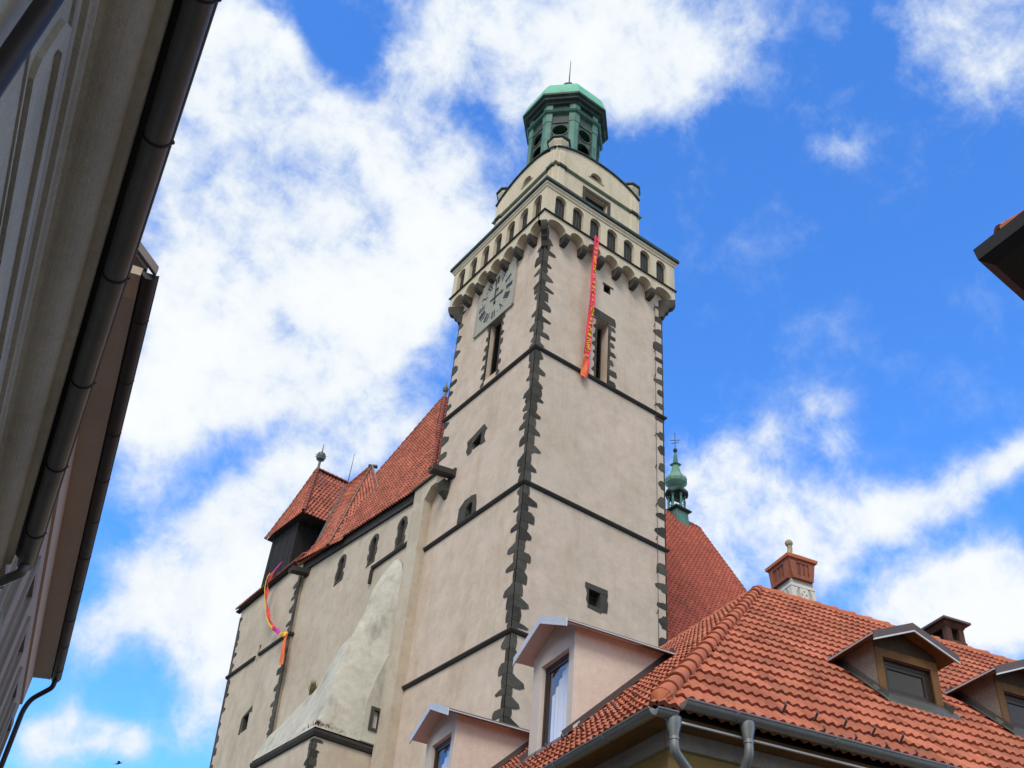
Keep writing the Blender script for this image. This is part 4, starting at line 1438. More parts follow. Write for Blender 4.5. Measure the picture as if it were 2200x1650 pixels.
def banner_tower():
    T = thing('banner', 'long magenta banner with yellow letters hanging down the street face of the tower', 'banner', (2.95, -.66, 35.4), 'festival banners on the church')
    top = V3((3.02, -.69, 45.6))
    def cen(z):
        t = (45.6 - z) / 10.0
        return V3((3.02 - .02 * t + .10 * math.sin(t * 3.0) * t - .05 * t, -.69 + .42 * min(1, t * 1.2) + .03 * math.sin(t * 9), z))
    def wid(z):
        t = (45.6 - z) / 10.0
        return .155 + .06 * t
    m = MB()
    n = 70
    rows = []
    for i in range(n + 1):
        z = 45.6 - 8.6 * i / n
        c, w = cen(z), wid(z)
        rows.append([c + V3((w * s, .035 * math.sin(s * 3.2 + i * .21) + .02, 0)) for s in (-1, -.5, 0, .5, 1)])
    loft(m, rows, False, False)
    m.build('cloth', 'pink', T, True, fix=False)
    m = MB()
    rows = []
    for i in range(19):
        z = 37.0 - 1.55 * i / 18
        c, w = cen(z), wid(z) * (1 + .12 * i / 18)
        rows.append([c + V3((w * s - .03 * i / 18, .05 * math.sin(s * 3.0 + i * .3) + .02, -.1 * s * i / 18)) for s in (-1, -.5, 0, .4)])
    loft(m, rows, False, False)
    m.build('orange_tail', 'orange', T, True, fix=False)
    m = MB()
    rows = []
    for i in range(19):
        z = 37.0 - 1.45 * i / 18
        c, w = cen(z), wid(z) * (1 + .12 * i / 18)
        rows.append([c + V3((w * s - .03 * i / 18, .05 * math.sin(s * 3.0 + i * .3) + .02, 0)) for s in (.4, .7, 1)])
    loft(m, rows, False, False)
    m.build('pink_edge', 'pink', T, True, fix=False)
    m = MB()
    strokes(m, lambda t: cen(44.6 - t) + V3((0, -.03, 0)), V3((1, 0, 0)), V3((0, 0, -1)), V3((0, -1, 0)), 5.4, .34, 5, .34)
    strokes(m, lambda t: cen(39.2 - t) + V3((0, -.03, 0)), V3((1, 0, 0)), V3((0, 0, -1)), V3((0, -1, 0)), 2.4, .44, 8, .26)
    m.build('lettering', 'yellow', T, fix=False)
banner_tower()

def banner_stub():
    T = thing('banner', 'twisted pink and orange banner blown against the quoins of the tower stump', 'banner', (-1.0, 24, 26), 'festival banners on the church')
    P = [V3(p) for p in ((-.62, 25.58, 34.34), (-.75, 26.15, 33.98), (-.85, 26.55, 33.4), (-.8, 26.6, 32.6), (-.75, 26.1, 31.4), (-.72, 25.1, 30.05), (-.72, 24.4, 29.35), (-.72, 23.5, 28.75), (-.75, 22.5, 28.15), (-.72, 21.78, 27.95))]
    def path(t):
        n = len(P) - 1
        i = min(int(t * n), n - 1)
        f = t * n - i
        p0, p1, p2, p3 = P[max(i - 1, 0)], P[i], P[i + 1], P[min(i + 2, n)]
        return .5 * ((2 * p1) + (p2 - p0) * f + (2 * p0 - 5 * p1 + 4 * p2 - p3) * f * f + (3 * p1 - p0 - 3 * p2 + p3) * f ** 3)
    def strip(t0, t1, n, w0, w1, tw):
        m = MB()
        rows = []
        for i in range(n + 1):
            t = t0 + (t1 - t0) * i / n
            c = path(t)
            d = (path(min(1, t + .01)) - path(max(0, t - .01))).normalized()
            s = d.cross(V3((-1, 0, 0))).normalized()
            a = tw * math.sin(t * 40) * .5
            s = s * math.cos(a) + V3((-1, 0, 0)) * math.sin(a)
            w = w0 + (w1 - w0) * i / n
            rows.append([c + s * w * q + V3((-.03 * (1 - q * q), 0, 0)) for q in (-1, -.4, .4, 1)])
        loft(m, rows, False, False)
        return m
    strip(0.0, .16, 12, .02, .14, .3).build('pink_tip', 'magenta', T, True, fix=False)
    strip(.15, .72, 60, .13, .15, 1.0).build('cloth', 'red_cloth', T, True, fix=False)
    strip(.70, .86, 14, .14, .13, .5).build('pink_fold', 'magenta', T, True, fix=False)
    strip(.85, 1.0, 14, .13, .16, .8).build('yellow_fold', 'yellow', T, True, fix=False)
    m = MB()
    rr = random.Random(2)
    for i in range(46):
        t = .17 + .56 * i / 46
        c = path(t) + V3((-.16, 0, 0))
        d = (path(t + .01) - path(t)).normalized()
        s = d.cross(V3((-1, 0, 0))).normalized()
        a = c - s * rr.uniform(.02, .10)
        m.add([a, a + s * .11, a + s * .13 + d * .10, a + s * .02 + d * .14], [(0, 1, 2, 3)])
    m.build('lettering', 'yellow', T, fix=False)
    m = MB()
    rows = []
    for i in range(15):
        z = 27.95 - 2.0 * i / 14
        w = .20 + .05 * i / 14
        y = 21.74 - .10 * i / 14
        rows.append([V3((-.74 + .05 * math.sin(q * 3 + i * .35), y + w * q, z)) for q in (-1, -.5, 0, .5, 1)])
    loft(m, rows, False, False)
    m.build('orange_tail', 'orange', T, True, fix=False)
banner_stub()

# ================================================================== CORNER HOUSE (tiled hip roof, dormers)
def corner_house():
    cor = V3((-13.927, -23.42, 6.5))
    aR, aL = RAD(-14.0), RAD(81.0)
    eR, nR = V3((math.cos(aR), math.sin(aR), 0)), V3((-math.sin(aR), math.cos(aR), 0))
    eL, nL = V3((math.cos(aL), math.sin(aL), 0)), V3((math.sin(aL), -math.cos(aL), 0))
    k = math.tan(RAD(43.5))
    T = thing('corner_house', 'corner house with orange tiled hip roof, gabled dormers and grey gutters below the tower', 'house', (cor.x, cor.y, 0))
    def PR(a, i, z): return cor + eR * a + nR * i + Z * z
    def PL(a, i, z): return cor + eL * a + nL * i + Z * z
    hip = (6.33, 6.90, 6.55)
    rR = hip[0] / hip[1]
    AE = 17.0
    cs = math.sqrt(1 + k * k)
    # roof slopes ------------------------------------------------------
    for P, e, n, end in ((PR, eR, nR, AE), (PL, eL, nL, 16.0)):
        up = (n + Z * k).normalized()
        H = hip[1] * cs
        m = MB()
        tiles(m, P(0, 0, 0), e, up, [(0, 0), (end, 0), (end, H), (hip[0], H)], .434, .140, .034, .045, 'wave', 8, 2)
        m.build('roof', 'tile_new', T, fix=False)
    m = MB()
    for P, end in ((PR, AE), (PL, 16.0)):
        m.add([P(0.05, .02, -.04), P(end, .02, -.04), P(end, 6.9, 6.48), P(hip[0], 6.9, 6.48)], [(0, 1, 2, 3)])
        m.add([P(hip[0], 6.9, 6.48), P(end, 6.9, 6.48), P(end, 13.0, .6), P(hip[0] + 5, 13.0, .6)], [(0, 1, 2, 3)])
    m.build('roof_underslab', 'wood_black', T)  # under-slab added beneath the tiles to block light
    m = MB()
    p0, p1 = PR(.16, .175, .175), PR(hip[0], hip[1], hip[2] - .02)
    barrels(m, p0, p1, .108, .48, -(nR + nL) * .35 + Z, 11, .014, 1.13)
    barrels(m, PR(AE, 6.9, 6.50), PR(hip[0] + .1, 6.9, 6.50), .115, .45, (0, 0, 1), 9)
    barrels(m, PL(16, 6.9, 6.50), PL(hip[0] + .1, 6.9, 6.50), .115, .45, (0, 0, 1), 9)
    # fluted shell cap closing the foot of the hip
    d = (p1 - p0).normalized()
    sd = d.cross(Z).normalized()
    uu = sd.cross(d).normalized()
    rings = []
    for q in range(7):
        t = q / 6
        rr = .138 * math.sin(math.pi / 2 * t) + .004
        cc = p0 + d * (-.17 + .20 * t)
        rings.append([cc + sd * (rr * (1 + .05 * math.cos(b * 3.0)) * math.cos(math.pi * b / 16)) + uu * (rr * (1 + .05 * math.cos(b * 3.0)) * math.sin(math.pi * b / 16)) for b in range(17)])
    loft(m, rings, False, False)
    m.build('ridge_tiles', 'tile_ridge', T, True, fix=False)
    # walls ------------------------------------------------------------
    def plan(o):
        return [PR(o * rR, o, 0).to_2d(), PR(AE - 1, o, 0).to_2d(), PR(AE - 1, 12.0, 0).to_2d(), PL(hip[0] + 3, 11, 0).to_2d(), PL(15, 11, 0).to_2d(), PL(15, o, 0).to_2d()]
    def prism(m, pl, z0, z1):
        loft(m, [[V3((p.x, p.y, z)) for p in pl] for z in (z0, z1)])
    m = MB()
    prism(m, plan(.37), -.2, 6.20)
    m.build('wall', 'ochre', T)
    m = MB()
    prism(m, plan(.32), 6.205, 6.46)
    m.build('frieze', 'frieze', T)
    m = MB()
    prism(m, plan(.10), 6.44, 6.475)
    prism(m, plan(.03), 6.40, 6.44)
    m.build('eaves_board', 'wood', T)
    # gutters ----------------------------------------------------------
    m = MB()
    gutter(m, PR(.28, -.105, .075), PR(AE, -.105, .075), -nR, .09)
    for e0 in (.28, AE):
        m.add([PR(e0, -.105 + .09 * math.cos(math.pi * q / 12), .075 - .09 * math.sin(math.pi * q / 12)) for q in range(13)], [tuple(range(13))])
    gt = m.build('gutter', 'zinc', T, True)
    for a in (.95, 2.3, 3.9, 5.5, 7.1, 8.7, 10.3, 12, 13.6):
        m = MB()
        pts = [PR(a, -.105 - .094 * math.cos(t), .075 - .094 * math.sin(t)) for t in [math.pi * q / 10 for q in range(11)]]
        for s in (-.012, .012):
            tube(m, [p + eR * s for p in pts], .008, 5)
        m.build('gutter_bracket', 'zinc', gt)
    m = MB()
    extrude(m, [(0, -.02), (.03, -.02), (.03, .0), (0, .0)], PR(.1, .0, -.13), PR(AE, .0, -.13), -nR, Z)
    m.build('drip_edge', 'metal_white', gt)
    def hopper(m, c, e, o, w, h):
        rings = []
        for t, s in ((0, 1.0), (.35, .95), (.8, .62), (1, .56)):
            q = c - Z * (h * t)
            rings.append([q + e * (w * s * math.cos(a)) + o * (w * s * math.sin(a) * .8) for a in [2 * math.pi * b / 12 for b in range(12)]])
        loft(m, rings)
    m = MB()
    c = PR(1.12, -.105, .02)
    hopper(m, c, eR, nR, .095, .24)
    tube(m, bend([PR(1.12, -.105, -.19), PR(1.12, -.105, -.36), PR(1.12, .22, -.72), PR(1.12, .26, -6.4)], .14), .055, 12)
    tube(m, [PR(1.12, -.105, -.21), PR(1.12, -.105, -.235)], .062, 12)
    m.build('downpipe', 'zinc', gt, True)
    m = MB()
    gutter(m, PL(-.10, -.10, -.10), PL(15.5, -.10, -.10), -nL, .075)
    gutter(m, PR(-.08, -.10, -.10), PR(.18, -.10, -.10), -nR, .075)
    for e0, P0, nn0 in ((.18, PR, nR), (-.08, PR, nR)):
        m.add([P0(e0, -.10 + .075 * math.cos(math.pi * q / 12), -.10 - .075 * math.sin(math.pi * q / 12)) for q in range(13)], [tuple(range(13))])
    m.add([PL(-.10, -.10 + .075 * math.cos(math.pi * q / 12), -.10 - .075 * math.sin(math.pi * q / 12)) for q in range(13)], [tuple(range(13))])
    g2 = m.build('gutter', 'zinc', T, True)
    for a in (.9, 2.1, 3.4, 4.7, 6.0, 7.4, 8.8):
        m = MB()
        pts = [PL(a, -.10 - .08 * math.cos(t), -.10 - .08 * math.sin(t)) for t in [math.pi * q / 10 for q in range(11)]]
        tube(m, pts, .009, 5)
        m.build('gutter_bracket', 'zinc', g2)
    m = MB()
    hopper(m, PR(.16, -.09, -.135), eR, nR, .095, .24)
    tube(m, bend([PR(.16, -.09, -.36), PR(.16, -.09, -.52), PR(1.02, .22, -1.10), PR(1.12, .24, -1.3)], .13), .055, 12)
    tube(m, [PR(.16, -.09, -.37), PR(.16, -.09, -.395)], .062, 12)
    m.build('downpipe', 'zinc', g2, True)

    # snow guard hooks -------------------------------------------------
    def hook(P, e, n, a, i):
        m = MB()
        up = (n + Z * k).normalized()
        nn = (Z - n * k).normalized()
        b = P(a, i, i * k) + nn * .05
        pts = [b + up * .16, b, b + nn * .10 - up * .01, b + nn * .12 + up * .03]
        for p, q in zip(pts[:-1], pts[1:]):
            d = (q - p).normalized()
            s = e * .015
            t = d.cross(e).normalized() * .006
            m.add([p - s - t, p + s - t, p + s + t, p - s + t, q - s - t, q + s - t, q + s + t, q - s + t], [(0, 1, 2, 3), (4, 5, 6, 7), (0, 1, 5, 4), (1, 2, 6, 5), (2, 3, 7, 6), (3, 0, 4, 7)])
        m.build('snow_guard', 'metal_brown', T)
    for a, i in ((2.11, .60), (2.58, .60), (3.02, .60), (3.46, .60), (2.34, .18), (2.80, .18), (3.25, .18), (3.9, .6), (3.7, .18)):
        hook(PR, eR, nR, a, i)
    for a in (1.97, 2.46, 2.97, 3.42, 3.92, 4.42):
        hook(PL, eL, nL, a, 1.03)
    for a in (1.97, 2.20, 2.85, 3.25, 3.72, 4.2, 4.6):
        hook(PL, eL, nL, a - .05, .72)

    # dormers ----------------------------------------------------------
    def dormer(P, e, n, a0, a1, fi, ze, za, o, so, style, wz, name='dormer'):
        """a0..a1 cheek positions, fi front plane, ze eaves, za ridge (relative to the eaves line of the house)"""
        zb = fi * k
        am = (a0 + a1) / 2
        F = Fr(P(0, fi, 0), e, Z, -n)
        wallm, trim, roofm, edge = style
        th = .1
        w0, w1, v0, v1 = wz
        m = MB()
        plate(m, [(a0, zb - .12), (a1, zb - .12), (a1, ze), (am, za - .02), (a0, ze)], [rect(w0, w1, v0, v1)], F, .0, -.12)
        d = m.build(name, trim, T)
        for a in (a0, a1 - th):
            m = MB()
            S = [(fi + .125, zb - .02), (fi + .125, ze + .02), (ze / k + .1, ze + .02), (ze / k + .3, ze - .15), (zb / k + .2, zb - .1)]
            loft(m, [[P(aa, i, z) for i, z in S] for aa in (a, a + th)])
            m.build('cheek', wallm, d)
        for a, b in ((a0 - .002, a0 + .012), (a1 - .012, a1 + .002)):
            m = MB()
            box(m, F, a, b, zb, ze, -.003, -.125)
            m.build('cheek_edge', wallm, d)
        # roof: two slabs running back into the main slope
        m = MB()
        eo = so
        sl = (za - ze) / (am - a0)
        zl = ze - sl * eo
        for s in (-1, 1):
            ae = am + s * ((am - a0) + eo)
            ib, ir = (zl + .05) / k + .25, za / k + .15
            top = [P(am, fi - o, za + .05), P(ae, fi - o, zl + .05), P(ae, ib, zl + .05), P(am, ir, za + .05)]
            bot = [p - Z * .05 for p in top]
            m.add(top + bot, [(0, 1, 2, 3), (4, 5, 6, 7), (0, 1, 5, 4), (1, 2, 6, 5), (2, 3, 7, 6)])
        m.build('dormer_roof', roofm, d)
        r = d
        m = MB()
        for s in (-1, 1):
            ae = am + s * ((am - a0) + eo)
            A, B = V3((am, za + .06)), V3((ae, zl + .06))
            FF = Fr(P(0, fi - o, 0), e, Z, -n)
            plate(m, [(A.x, A.y), (B.x, B.y), (B.x, B.y - .13), (A.x, A.y - .13)], [], FF, .022 if s < 0 else .020, .001)
        m.build('bargeboard', edge if style[0] == 'pink_plaster' else roofm, r)
        m = MB()
        for s in (-1, 1):
            ae = am + s * ((am - a0) + eo)
            FF = Fr(P(0, fi - o, 0), e, Z, -n)
            plate(m, [(am, za - .07), (ae, zl - .07), (ae, zl - .095), (am, za - .095)], [], FF, .028 if s < 0 else .026, .001)
            tube(m, [P(ae, fi - o, zl + .02), P(ae, (zl + .05) / k + .18, zl + .02)], .014, 6)
        m.build('drip_edge', 'metal_white', r)
        # soffit
        m = MB()
        for s in (-1, 1):
            ae = am + s * ((am - a0) + eo)
            m.add([P(am, fi - o + .01, za - .01), P(ae, fi - o + .01, zl - .01), P(ae, fi + 1.2, zl - .01), P(am, fi + 1.2, za - .01)], [(0, 1, 2, 3)])
        m.build('soffit', trim if style[0] == 'pink_plaster' else 'wood', r)
        # window
        m = MB()
        plate(m, rect(w0, w1, v0, v1), [rect(w0 + .06, w1 - .06, v0 + .06, v1 - .06)], F, -.05, -.11)
        m.build('window_frame', 'frame_brown', d)
        wn = d
        m = MB()
        plate(m, rect(w0 + .06, w1 - .06, v0 + .06, v1 - .06), [rect(w0 + .12, w1 - .12, v0 + .12, v1 - .12)], F, -.06, -.10)
        m.build('sash', 'frame_brown', wn)
        m = MB()
        m.add([F(w0 + .1, v0 + .1, -.08), F(w1 - .1, v0 + .1, -.08), F(w1 - .1, v1 - .1, -.08), F(w0 + .1, v1 - .1, -.08)], [(0, 1, 2, 3)])
        m.build('pane', 'glass' if style[0] == 'pink_plaster' else 'glass_dark', wn)
        m = MB()
        box(m, F, a0 + .1, a1 - .1, v0 - .05, v1 + .05, -.9, -.92)
        m.build('room_shade', 'hole', wn)  # added dark backing, painted as the unlit room
        # flashing along the cheeks and sill
        m = MB()
        for s, a in ((-1, a0), (1, a1)):
            i0, i1 = fi - .1, ze / k + .05
            up = (n + Z * k).normalized()
            nn = (Z - n * k).normalized()
            q0, q1 = P(a, i0, i0 * k), P(a, i1, i1 * k)
            sd = e * s
            m.add([q0 + nn * .075 + sd * .10, q0 + nn * .08, q0 + nn * .16 + sd * .004, q1 + nn * .075 + sd * .10, q1 + nn * .08, q1 + nn * .16 + sd * .004], [(0, 1, 4, 3), (1, 2, 5, 4)])
        q1_, q2_ = fi - .26, fi - .02
        m.add([P(a0 - .10, q1_, q1_ * k + .10), P(a1 + .10, q1_, q1_ * k + .10), P(a1 + .10, q2_, q2_ * k + .115), P(a0 - .10, q2_, q2_ * k + .115), P(a1 + .02, fi - .03, v0 + .005), P(a0 - .02, fi - .03, v0 + .005), P(a1 + .10, q1_, q1_ * k + .02), P(a0 - .10, q1_, q1_ * k + .02)], [(0, 1, 2, 3), (3, 2, 4, 5), (0, 1, 6, 7)])
        m.build('flashing', 'metal_brown' if style[0] == 'pink_plaster' else 'zinc_dark', d, fix=False)
        return d, wn, F, am
    sp = ('pink_plaster', 'white_trim', 'metal_brown', 'metal_white')
    for sh in (0, 4.76):
        d, wn, F, am = dormer(PL, eL, nL, 4.79 + sh, 6.25 + sh, 1.595, 3.44, 3.77, .32, .24, sp, (4.99 + sh, 5.93 + sh, 1.50, 3.08))
        # curtain drawn to one side
        m = MB()
        n = 24
        top, bot = [], []
        for i in range(n + 1):
            u = 5.10 + sh + (.72) * i / n
            w = -.15 + .018 * math.sin(i * 1.7)
            top.append(F(u, 2.98 - .46 * max(0, (i / n - .35) / .65), w))
            bot.append(F(u, 1.55, w))
        loft(m, [top, bot], False, False)
        m.build('curtain', 'curtain', wn, True, fix=False)
        m = MB()
        plate(m, [(4.79 + sh, 3.10), (6.25 + sh, 3.10), (6.25 + sh, 3.34), (4.79 + sh, 3.34)], [], F, .03, .002)
        plate(m, [(4.79 + sh, 1.45), (4.97 + sh, 1.45), (4.97 + sh, 3.10), (4.79 + sh, 3.10)], [], F, .028, .002)
        plate(m, [(5.95 + sh, 1.45), (6.25 + sh, 1.45), (6.25 + sh, 3.10), (5.95 + sh, 3.10)], [], F, .028, .002)
        m.build('window_surround', 'white_trim', d)
    st = ('cheek', 'wood_old', 'metal_brown', 'metal_white')
    for sh in (0, 2.39, 5.1):
        d, wn, F, am = dormer(PR, eR, nR, 5.14 + sh, 6.36 + sh, 2.224, 3.09, 3.35, .28, .22, st, (5.27 + sh, 6.20 + sh, 2.23, 2.80))
        m = MB()
        box(m, F, 5.14 + sh, 5.27 + sh, 2.1, 2.82, .025, -.1)
        box(m, F, 6.20 + sh, 6.34 + sh, 2.1, 2.82, .025, -.1)
        box(m, F, 5.14 + sh, 6.34 + sh, 2.82, 2.96, .028, -.1)
        m.build('timber_frame', 'wood', d)

    # chimneys ---------------------------------------------------------
    def F2(a, i, z): return PR(a, i, z)
    CH = Fr(PR(7.2, 6.9, 0), eR, nL if False else nR, Z)
    def ringq(ax, bx, da, db, z):
        return [CH(ax, bx, z), CH(ax + da, bx, z), CH(ax + da, bx + db, z), CH(ax, bx + db, z)]
    m = MB()
    loft(m, [ringq(-.02, .0 - .02, .62, .70, 6.0), ringq(0, 0, .57, .66, 7.06)])
    ch = m.build('chimney', 'chim_plaster', T)
    m = MB()
    loft(m, [ringq(-.03, -.03, .63, .72, 6.88), ringq(-.03, -.03, .63, .72, 6.95)])
    for F in (Fr(PR(7.2, 6.9, 0), eR, Z, -nR), Fr(PR(7.2, 6.9, 0), nR, Z, -eR)):
        plate(m, [(.19, 6.55), (.40, 6.53), (.40, 6.86), (.19, 6.86)], [[(.29, 6.74), (.27, 6.80), (.32, 6.80)], [(.29, 6.66), (.265, 6.60), (.32, 6.60)], [(.27, 6.70), (.215, 6.74), (.215, 6.67)], [(.315, 6.70), (.37, 6.74), (.37, 6.67)]], F, .035, .0)
        plate(m, [(-.03, 6.3), (.12, 6.3), (.09, 6.6), (.10, 6.76), (.15, 6.86), (-.03, 6.86)], [], F, .028, .0)
        plate(m, [(.45, 6.86), (.50, 6.74), (.51, 6.6), (.54, 6.3), (.6, 6.3), (.6, 6.86)], [], F, .028, .0)
    m.build('chimney_stucco', 'chim_white', ch)
    m = MB()
    rings = []
    for g_, z in ((.0, 7.06), (.01, 7.2), (.035, 7.38), (.06, 7.5), (.08, 7.55)):
        rings.append(ringq(-g_, -g_, .57 + 2 * g_, .66 + 2 * g_, z))
    loft(m, rings)
    for F, w in ((Fr(PR(7.2, 6.9, 0), eR, Z, -nR), .57), (Fr(PR(7.2, 6.9, 0), nR, Z, -eR), .66)):
        plate(m, [(.02, 7.07), (w - .02, 7.07), (w + .05, 7.5), (-.05, 7.5)], [[(.13, 7.16), (w - .11, 7.16), (w - .11, 7.47), (.13, 7.47)]], F, .075, .0)
        for u in (.24, .36):
            plate(m, rect(u, u + .05, 7.16, 7.47), [], F, .06, 0)
    m.build('chimney_hood', 'terracotta', ch)
    m = MB()
    loft(m, [ringq(-.11, -.11, .79, .88, 7.56), ringq(-.12, -.12, .81, .90, 7.63), ringq(.10, .12, .37, .42, 7.82), ringq(.2, .22, .17, .22, 7.84)])
    m.build('chimney_cap', 'tile_ridge', ch)
    m = MB()
    c = CH(.285, .33, 0)
    s = []
    for t, r, dx in ((7.80, .11, -.05), (7.88, .085, -.035), (7.97, .065, .0), (8.06, .058, .02), (8.14, .06, .015)):
        s.append([c + Z * t + eR * dx + V3((r * math.cos(a), r * math.sin(a), 0)) for a in [2 * math.pi * b / 12 for b in range(12)]])
    loft(m, s)
    q = c + eR * .005
    m.build('chimney_pedestal', 'ball_stone', ch, True)
    m = MB()
    lathe(m, q, [(.005, 14.625)] + [(.092 * math.sin(math.pi * b / 10), 14.715 - .092 * math.cos(math.pi * b / 10)) for b in range(1, 10)] + [(.004, 14.807)], 16)
    m.build('chimney_ball', 'ball_stone', ch, True)
    # low sooty chimney with open sides
    CH2 = Fr(PR(11.4, 6.9, 0), eR, nR, Z)
    def rq2(o, z, w=.5, d=.6):
        return [CH2(-o, -o, z), CH2(w + o, -o, z), CH2(w + o, d + o, z), CH2(-o, d + o, z)]
    m = MB()
    loft(m, [rq2(.08, 6.1), rq2(.08, 6.55), rq2(.02, 6.65), rq2(.02, 6.70)])
    for a, i in ((0, 0), (.36, 0), (.36, .46), (0, .46)):
        loft(m, [[CH2(a, i, z), CH2(a + .14, i, z), CH2(a + .14, i + .14, z), CH2(a, i + .14, z)] for z in (6.7, 7.02)])
    loft(m, [rq2(.0, 7.02), rq2(.05, 7.10), rq2(.06, 7.14)])
    ch = m.build('chimney', 'brick', T)
    m = MB()
    loft(m, [rq2(.14, 7.15), rq2(.14, 7.20), rq2(-.1, 7.30)])
    m.build('chimney_cap', 'metal_brown', ch)
    m = MB()
    loft(m, [rq2(-.12, 6.7), rq2(-.12, 7.02)])
    m.build('flue', 'hole', ch)
corner_house()

# ================================================================== LEFT FOREGROUND HOUSE (looking up at its eaves)
def left_house():
    a = RAD(80.7)
    u, v = V3((math.cos(a), math.sin(a), 0)), V3((math.sin(a), -math.cos(a), 0))
    O = V3((CAM.x, CAM.y, 0))
    def P(s, o, z): return O + u * s + v * o + Z * z
    T = thing('town_house', 'dark plastered town house close overhead at left with wide coved eaves and half-round gutter', 'house', tuple(P(3, -4, 0)))
    S0, S1 = -7.0, 11.6
    FW = Fr(P(0, -1.05, 0), u, Z, v)
    m = MB()
    plate(m, rect(S0, S1, -.2, 6.75), [rect(c - .5, c + .5, 1.5, 3.2) for c in (-4.5, -1.6, 1.3, 6.9, 9.4)], FW, 0, -.35)
    loft(m, [[P(s, o, z) for s, o in ((S0, -1.4), (S1, -1.4), (S1, -9), (S0, -9))] for z in (-.2, 7.0)])
    m.build('wall', 'house_a', T)
    for c in (-4.5, -1.6, 1.3, 6.9, 9.4):
        m = MB()
        plate(m, rect(c - .62, c + .62, 1.38, 3.32), [rect(c - .5, c + .5, 1.5, 3.2)], FW, .04, 0)
        w = m.build('window', 'house_b_trim', T)
        m = MB()
        plate(m, rect(c - .5, c + .5, 1.5, 3.2), [rect(c - .42, c - .03, 1.58, 2.55), rect(c + .03, c + .42, 1.58, 2.55), rect(c - .42, c + .42, 2.63, 3.12)], FW, -.16, -.22)
        m.build('frame', 'frame_brown', w)
        m = MB()
        plate(m, rect(c - .46, c + .46, 1.52, 3.18), [], FW, -.19, -.195)
        m.build('pane', 'glass_dark', w)
    # coved cornice profile swept along the street
    prof = [(-1.06, 6.56), (-1.035, 6.56), (-1.03, 6.60), (-1.03, 6.63), (-.995, 6.64), (-.99, 6.68), (-.97, 6.70), (-.965, 6.735), (-.93, 6.75)]
    for i in range(1, 9):
        t = i / 8 * math.pi / 2
        prof.append((-.93 + .22 * math.sin(t) * 1.0, 6.75 + .20 * (1 - math.cos(t))))
    prof += [(-.66, 6.955), (-.635, 6.975), (-.635, 7.06), (-1.06, 7.06)]
    m = MB()
    loft(m, [[P(s, o, z) for o, z in prof] for s in (S0, S1 + .12)])
    m.build('cornice', 'house_a', T)
    # framed frieze panel with chamfered end
    m = MB()
    def panel(s0, s1, z0, z1, c): return [(s0 + c * .4, z0), (s1, z0), (s1, z1), (s0 + c, z1), (s0, z1 - c), (s0, z0 + c * .6)]
    plate(m, panel(3.86, 11.2, 5.86, 6.45, .16), [panel(3.99, 11.07, 5.97, 6.34, .12)], FW, .035, 0)
    plate(m, panel(-6.5, 2.9, 5.86, 6.45, .16), [panel(-6.37, 2.77, 5.97, 6.34, .12)], FW, .035, 0)
    m.build('frieze_panel', 'house_a', T)
    m = MB()
    for z, o in ((6.50, .02), (5.80, .014)):
        box(m, FW, S0, S1, z, z + .025, o, 0)
    m.build('string_moulding', 'house_a', T)
    # roof slab above
    m = MB()
    loft(m, [[P(s, o, z) for o, z in ((-.58, 7.04), (-.58, 7.10), (-5, 10.6), (-9.4, 7.1), (-9.4, 7.04), (-5, 10.5))] for s in (S0, S1 + .1)])
    m.build('roof', 'gutter_black', T)  # black, not tile: paints the shaded gap between cornice and gutter
    # gutter
    m = MB()
    c = P(0, -.50, 7.02)
    gutter(m, P(S0, -.50, 7.03), P(S1 + .14, -.50, 7.03), v, .088)
    rings = []
    for q in range(5):
        t = q / 4 * math.pi / 2
        r = .088 * math.cos(t) + .003
        cc = P(S1 + .14 + .05 * math.sin(t), -.50, 7.03)
        rings.append([cc + v * (-r * math.cos(math.pi * b / 12)) + Z * (-r * math.sin(math.pi * b / 12)) for b in range(13)])
    loft(m, rings, False, False)
    gt = m.build('gutter', 'zinc_dark', T, True)
    for s in (-1.8, -.5, .95, 2.4, 3.86, 5.04, 6.50, 7.97, 9.45, 10.9):
        m = MB()
        pts = [P(s, -.50 + .092 * math.cos(t), 7.03 - .092 * math.sin(t)) for t in [math.pi * q / 12 for q in range(13)]]
        tube(m, pts, .009, 5)
        tube(m, [pts[0], pts[0] + v * .012 + Z * .012], .016, 5)
        m.build('gutter_bracket', 'gutter_black', gt)
    m = MB()
    tube(m, bend([P(S1 + .02, -.50, 6.97), P(S1 + .02, -.50, 6.86), P(S1 + .30, -.72, 6.78), P(S1 + .34, -1.15, 6.66), P(S1 + .34, -1.3, 6.2), P(S1 + .34, -1.3, 0)], .13, 6), .055, 12)
    m.build('downpipe', 'zinc_dark', gt, True)
    m = MB()
    tube(m, bend([P(2.6, -.50, 6.96), P(2.6, -.50, 6.8), P(3.22, -.95, 6.45), P(3.22, -.95, 0)], .15, 6), .05, 14)
    m.build('downpipe', 'gutter_black', gt, True)
left_house()

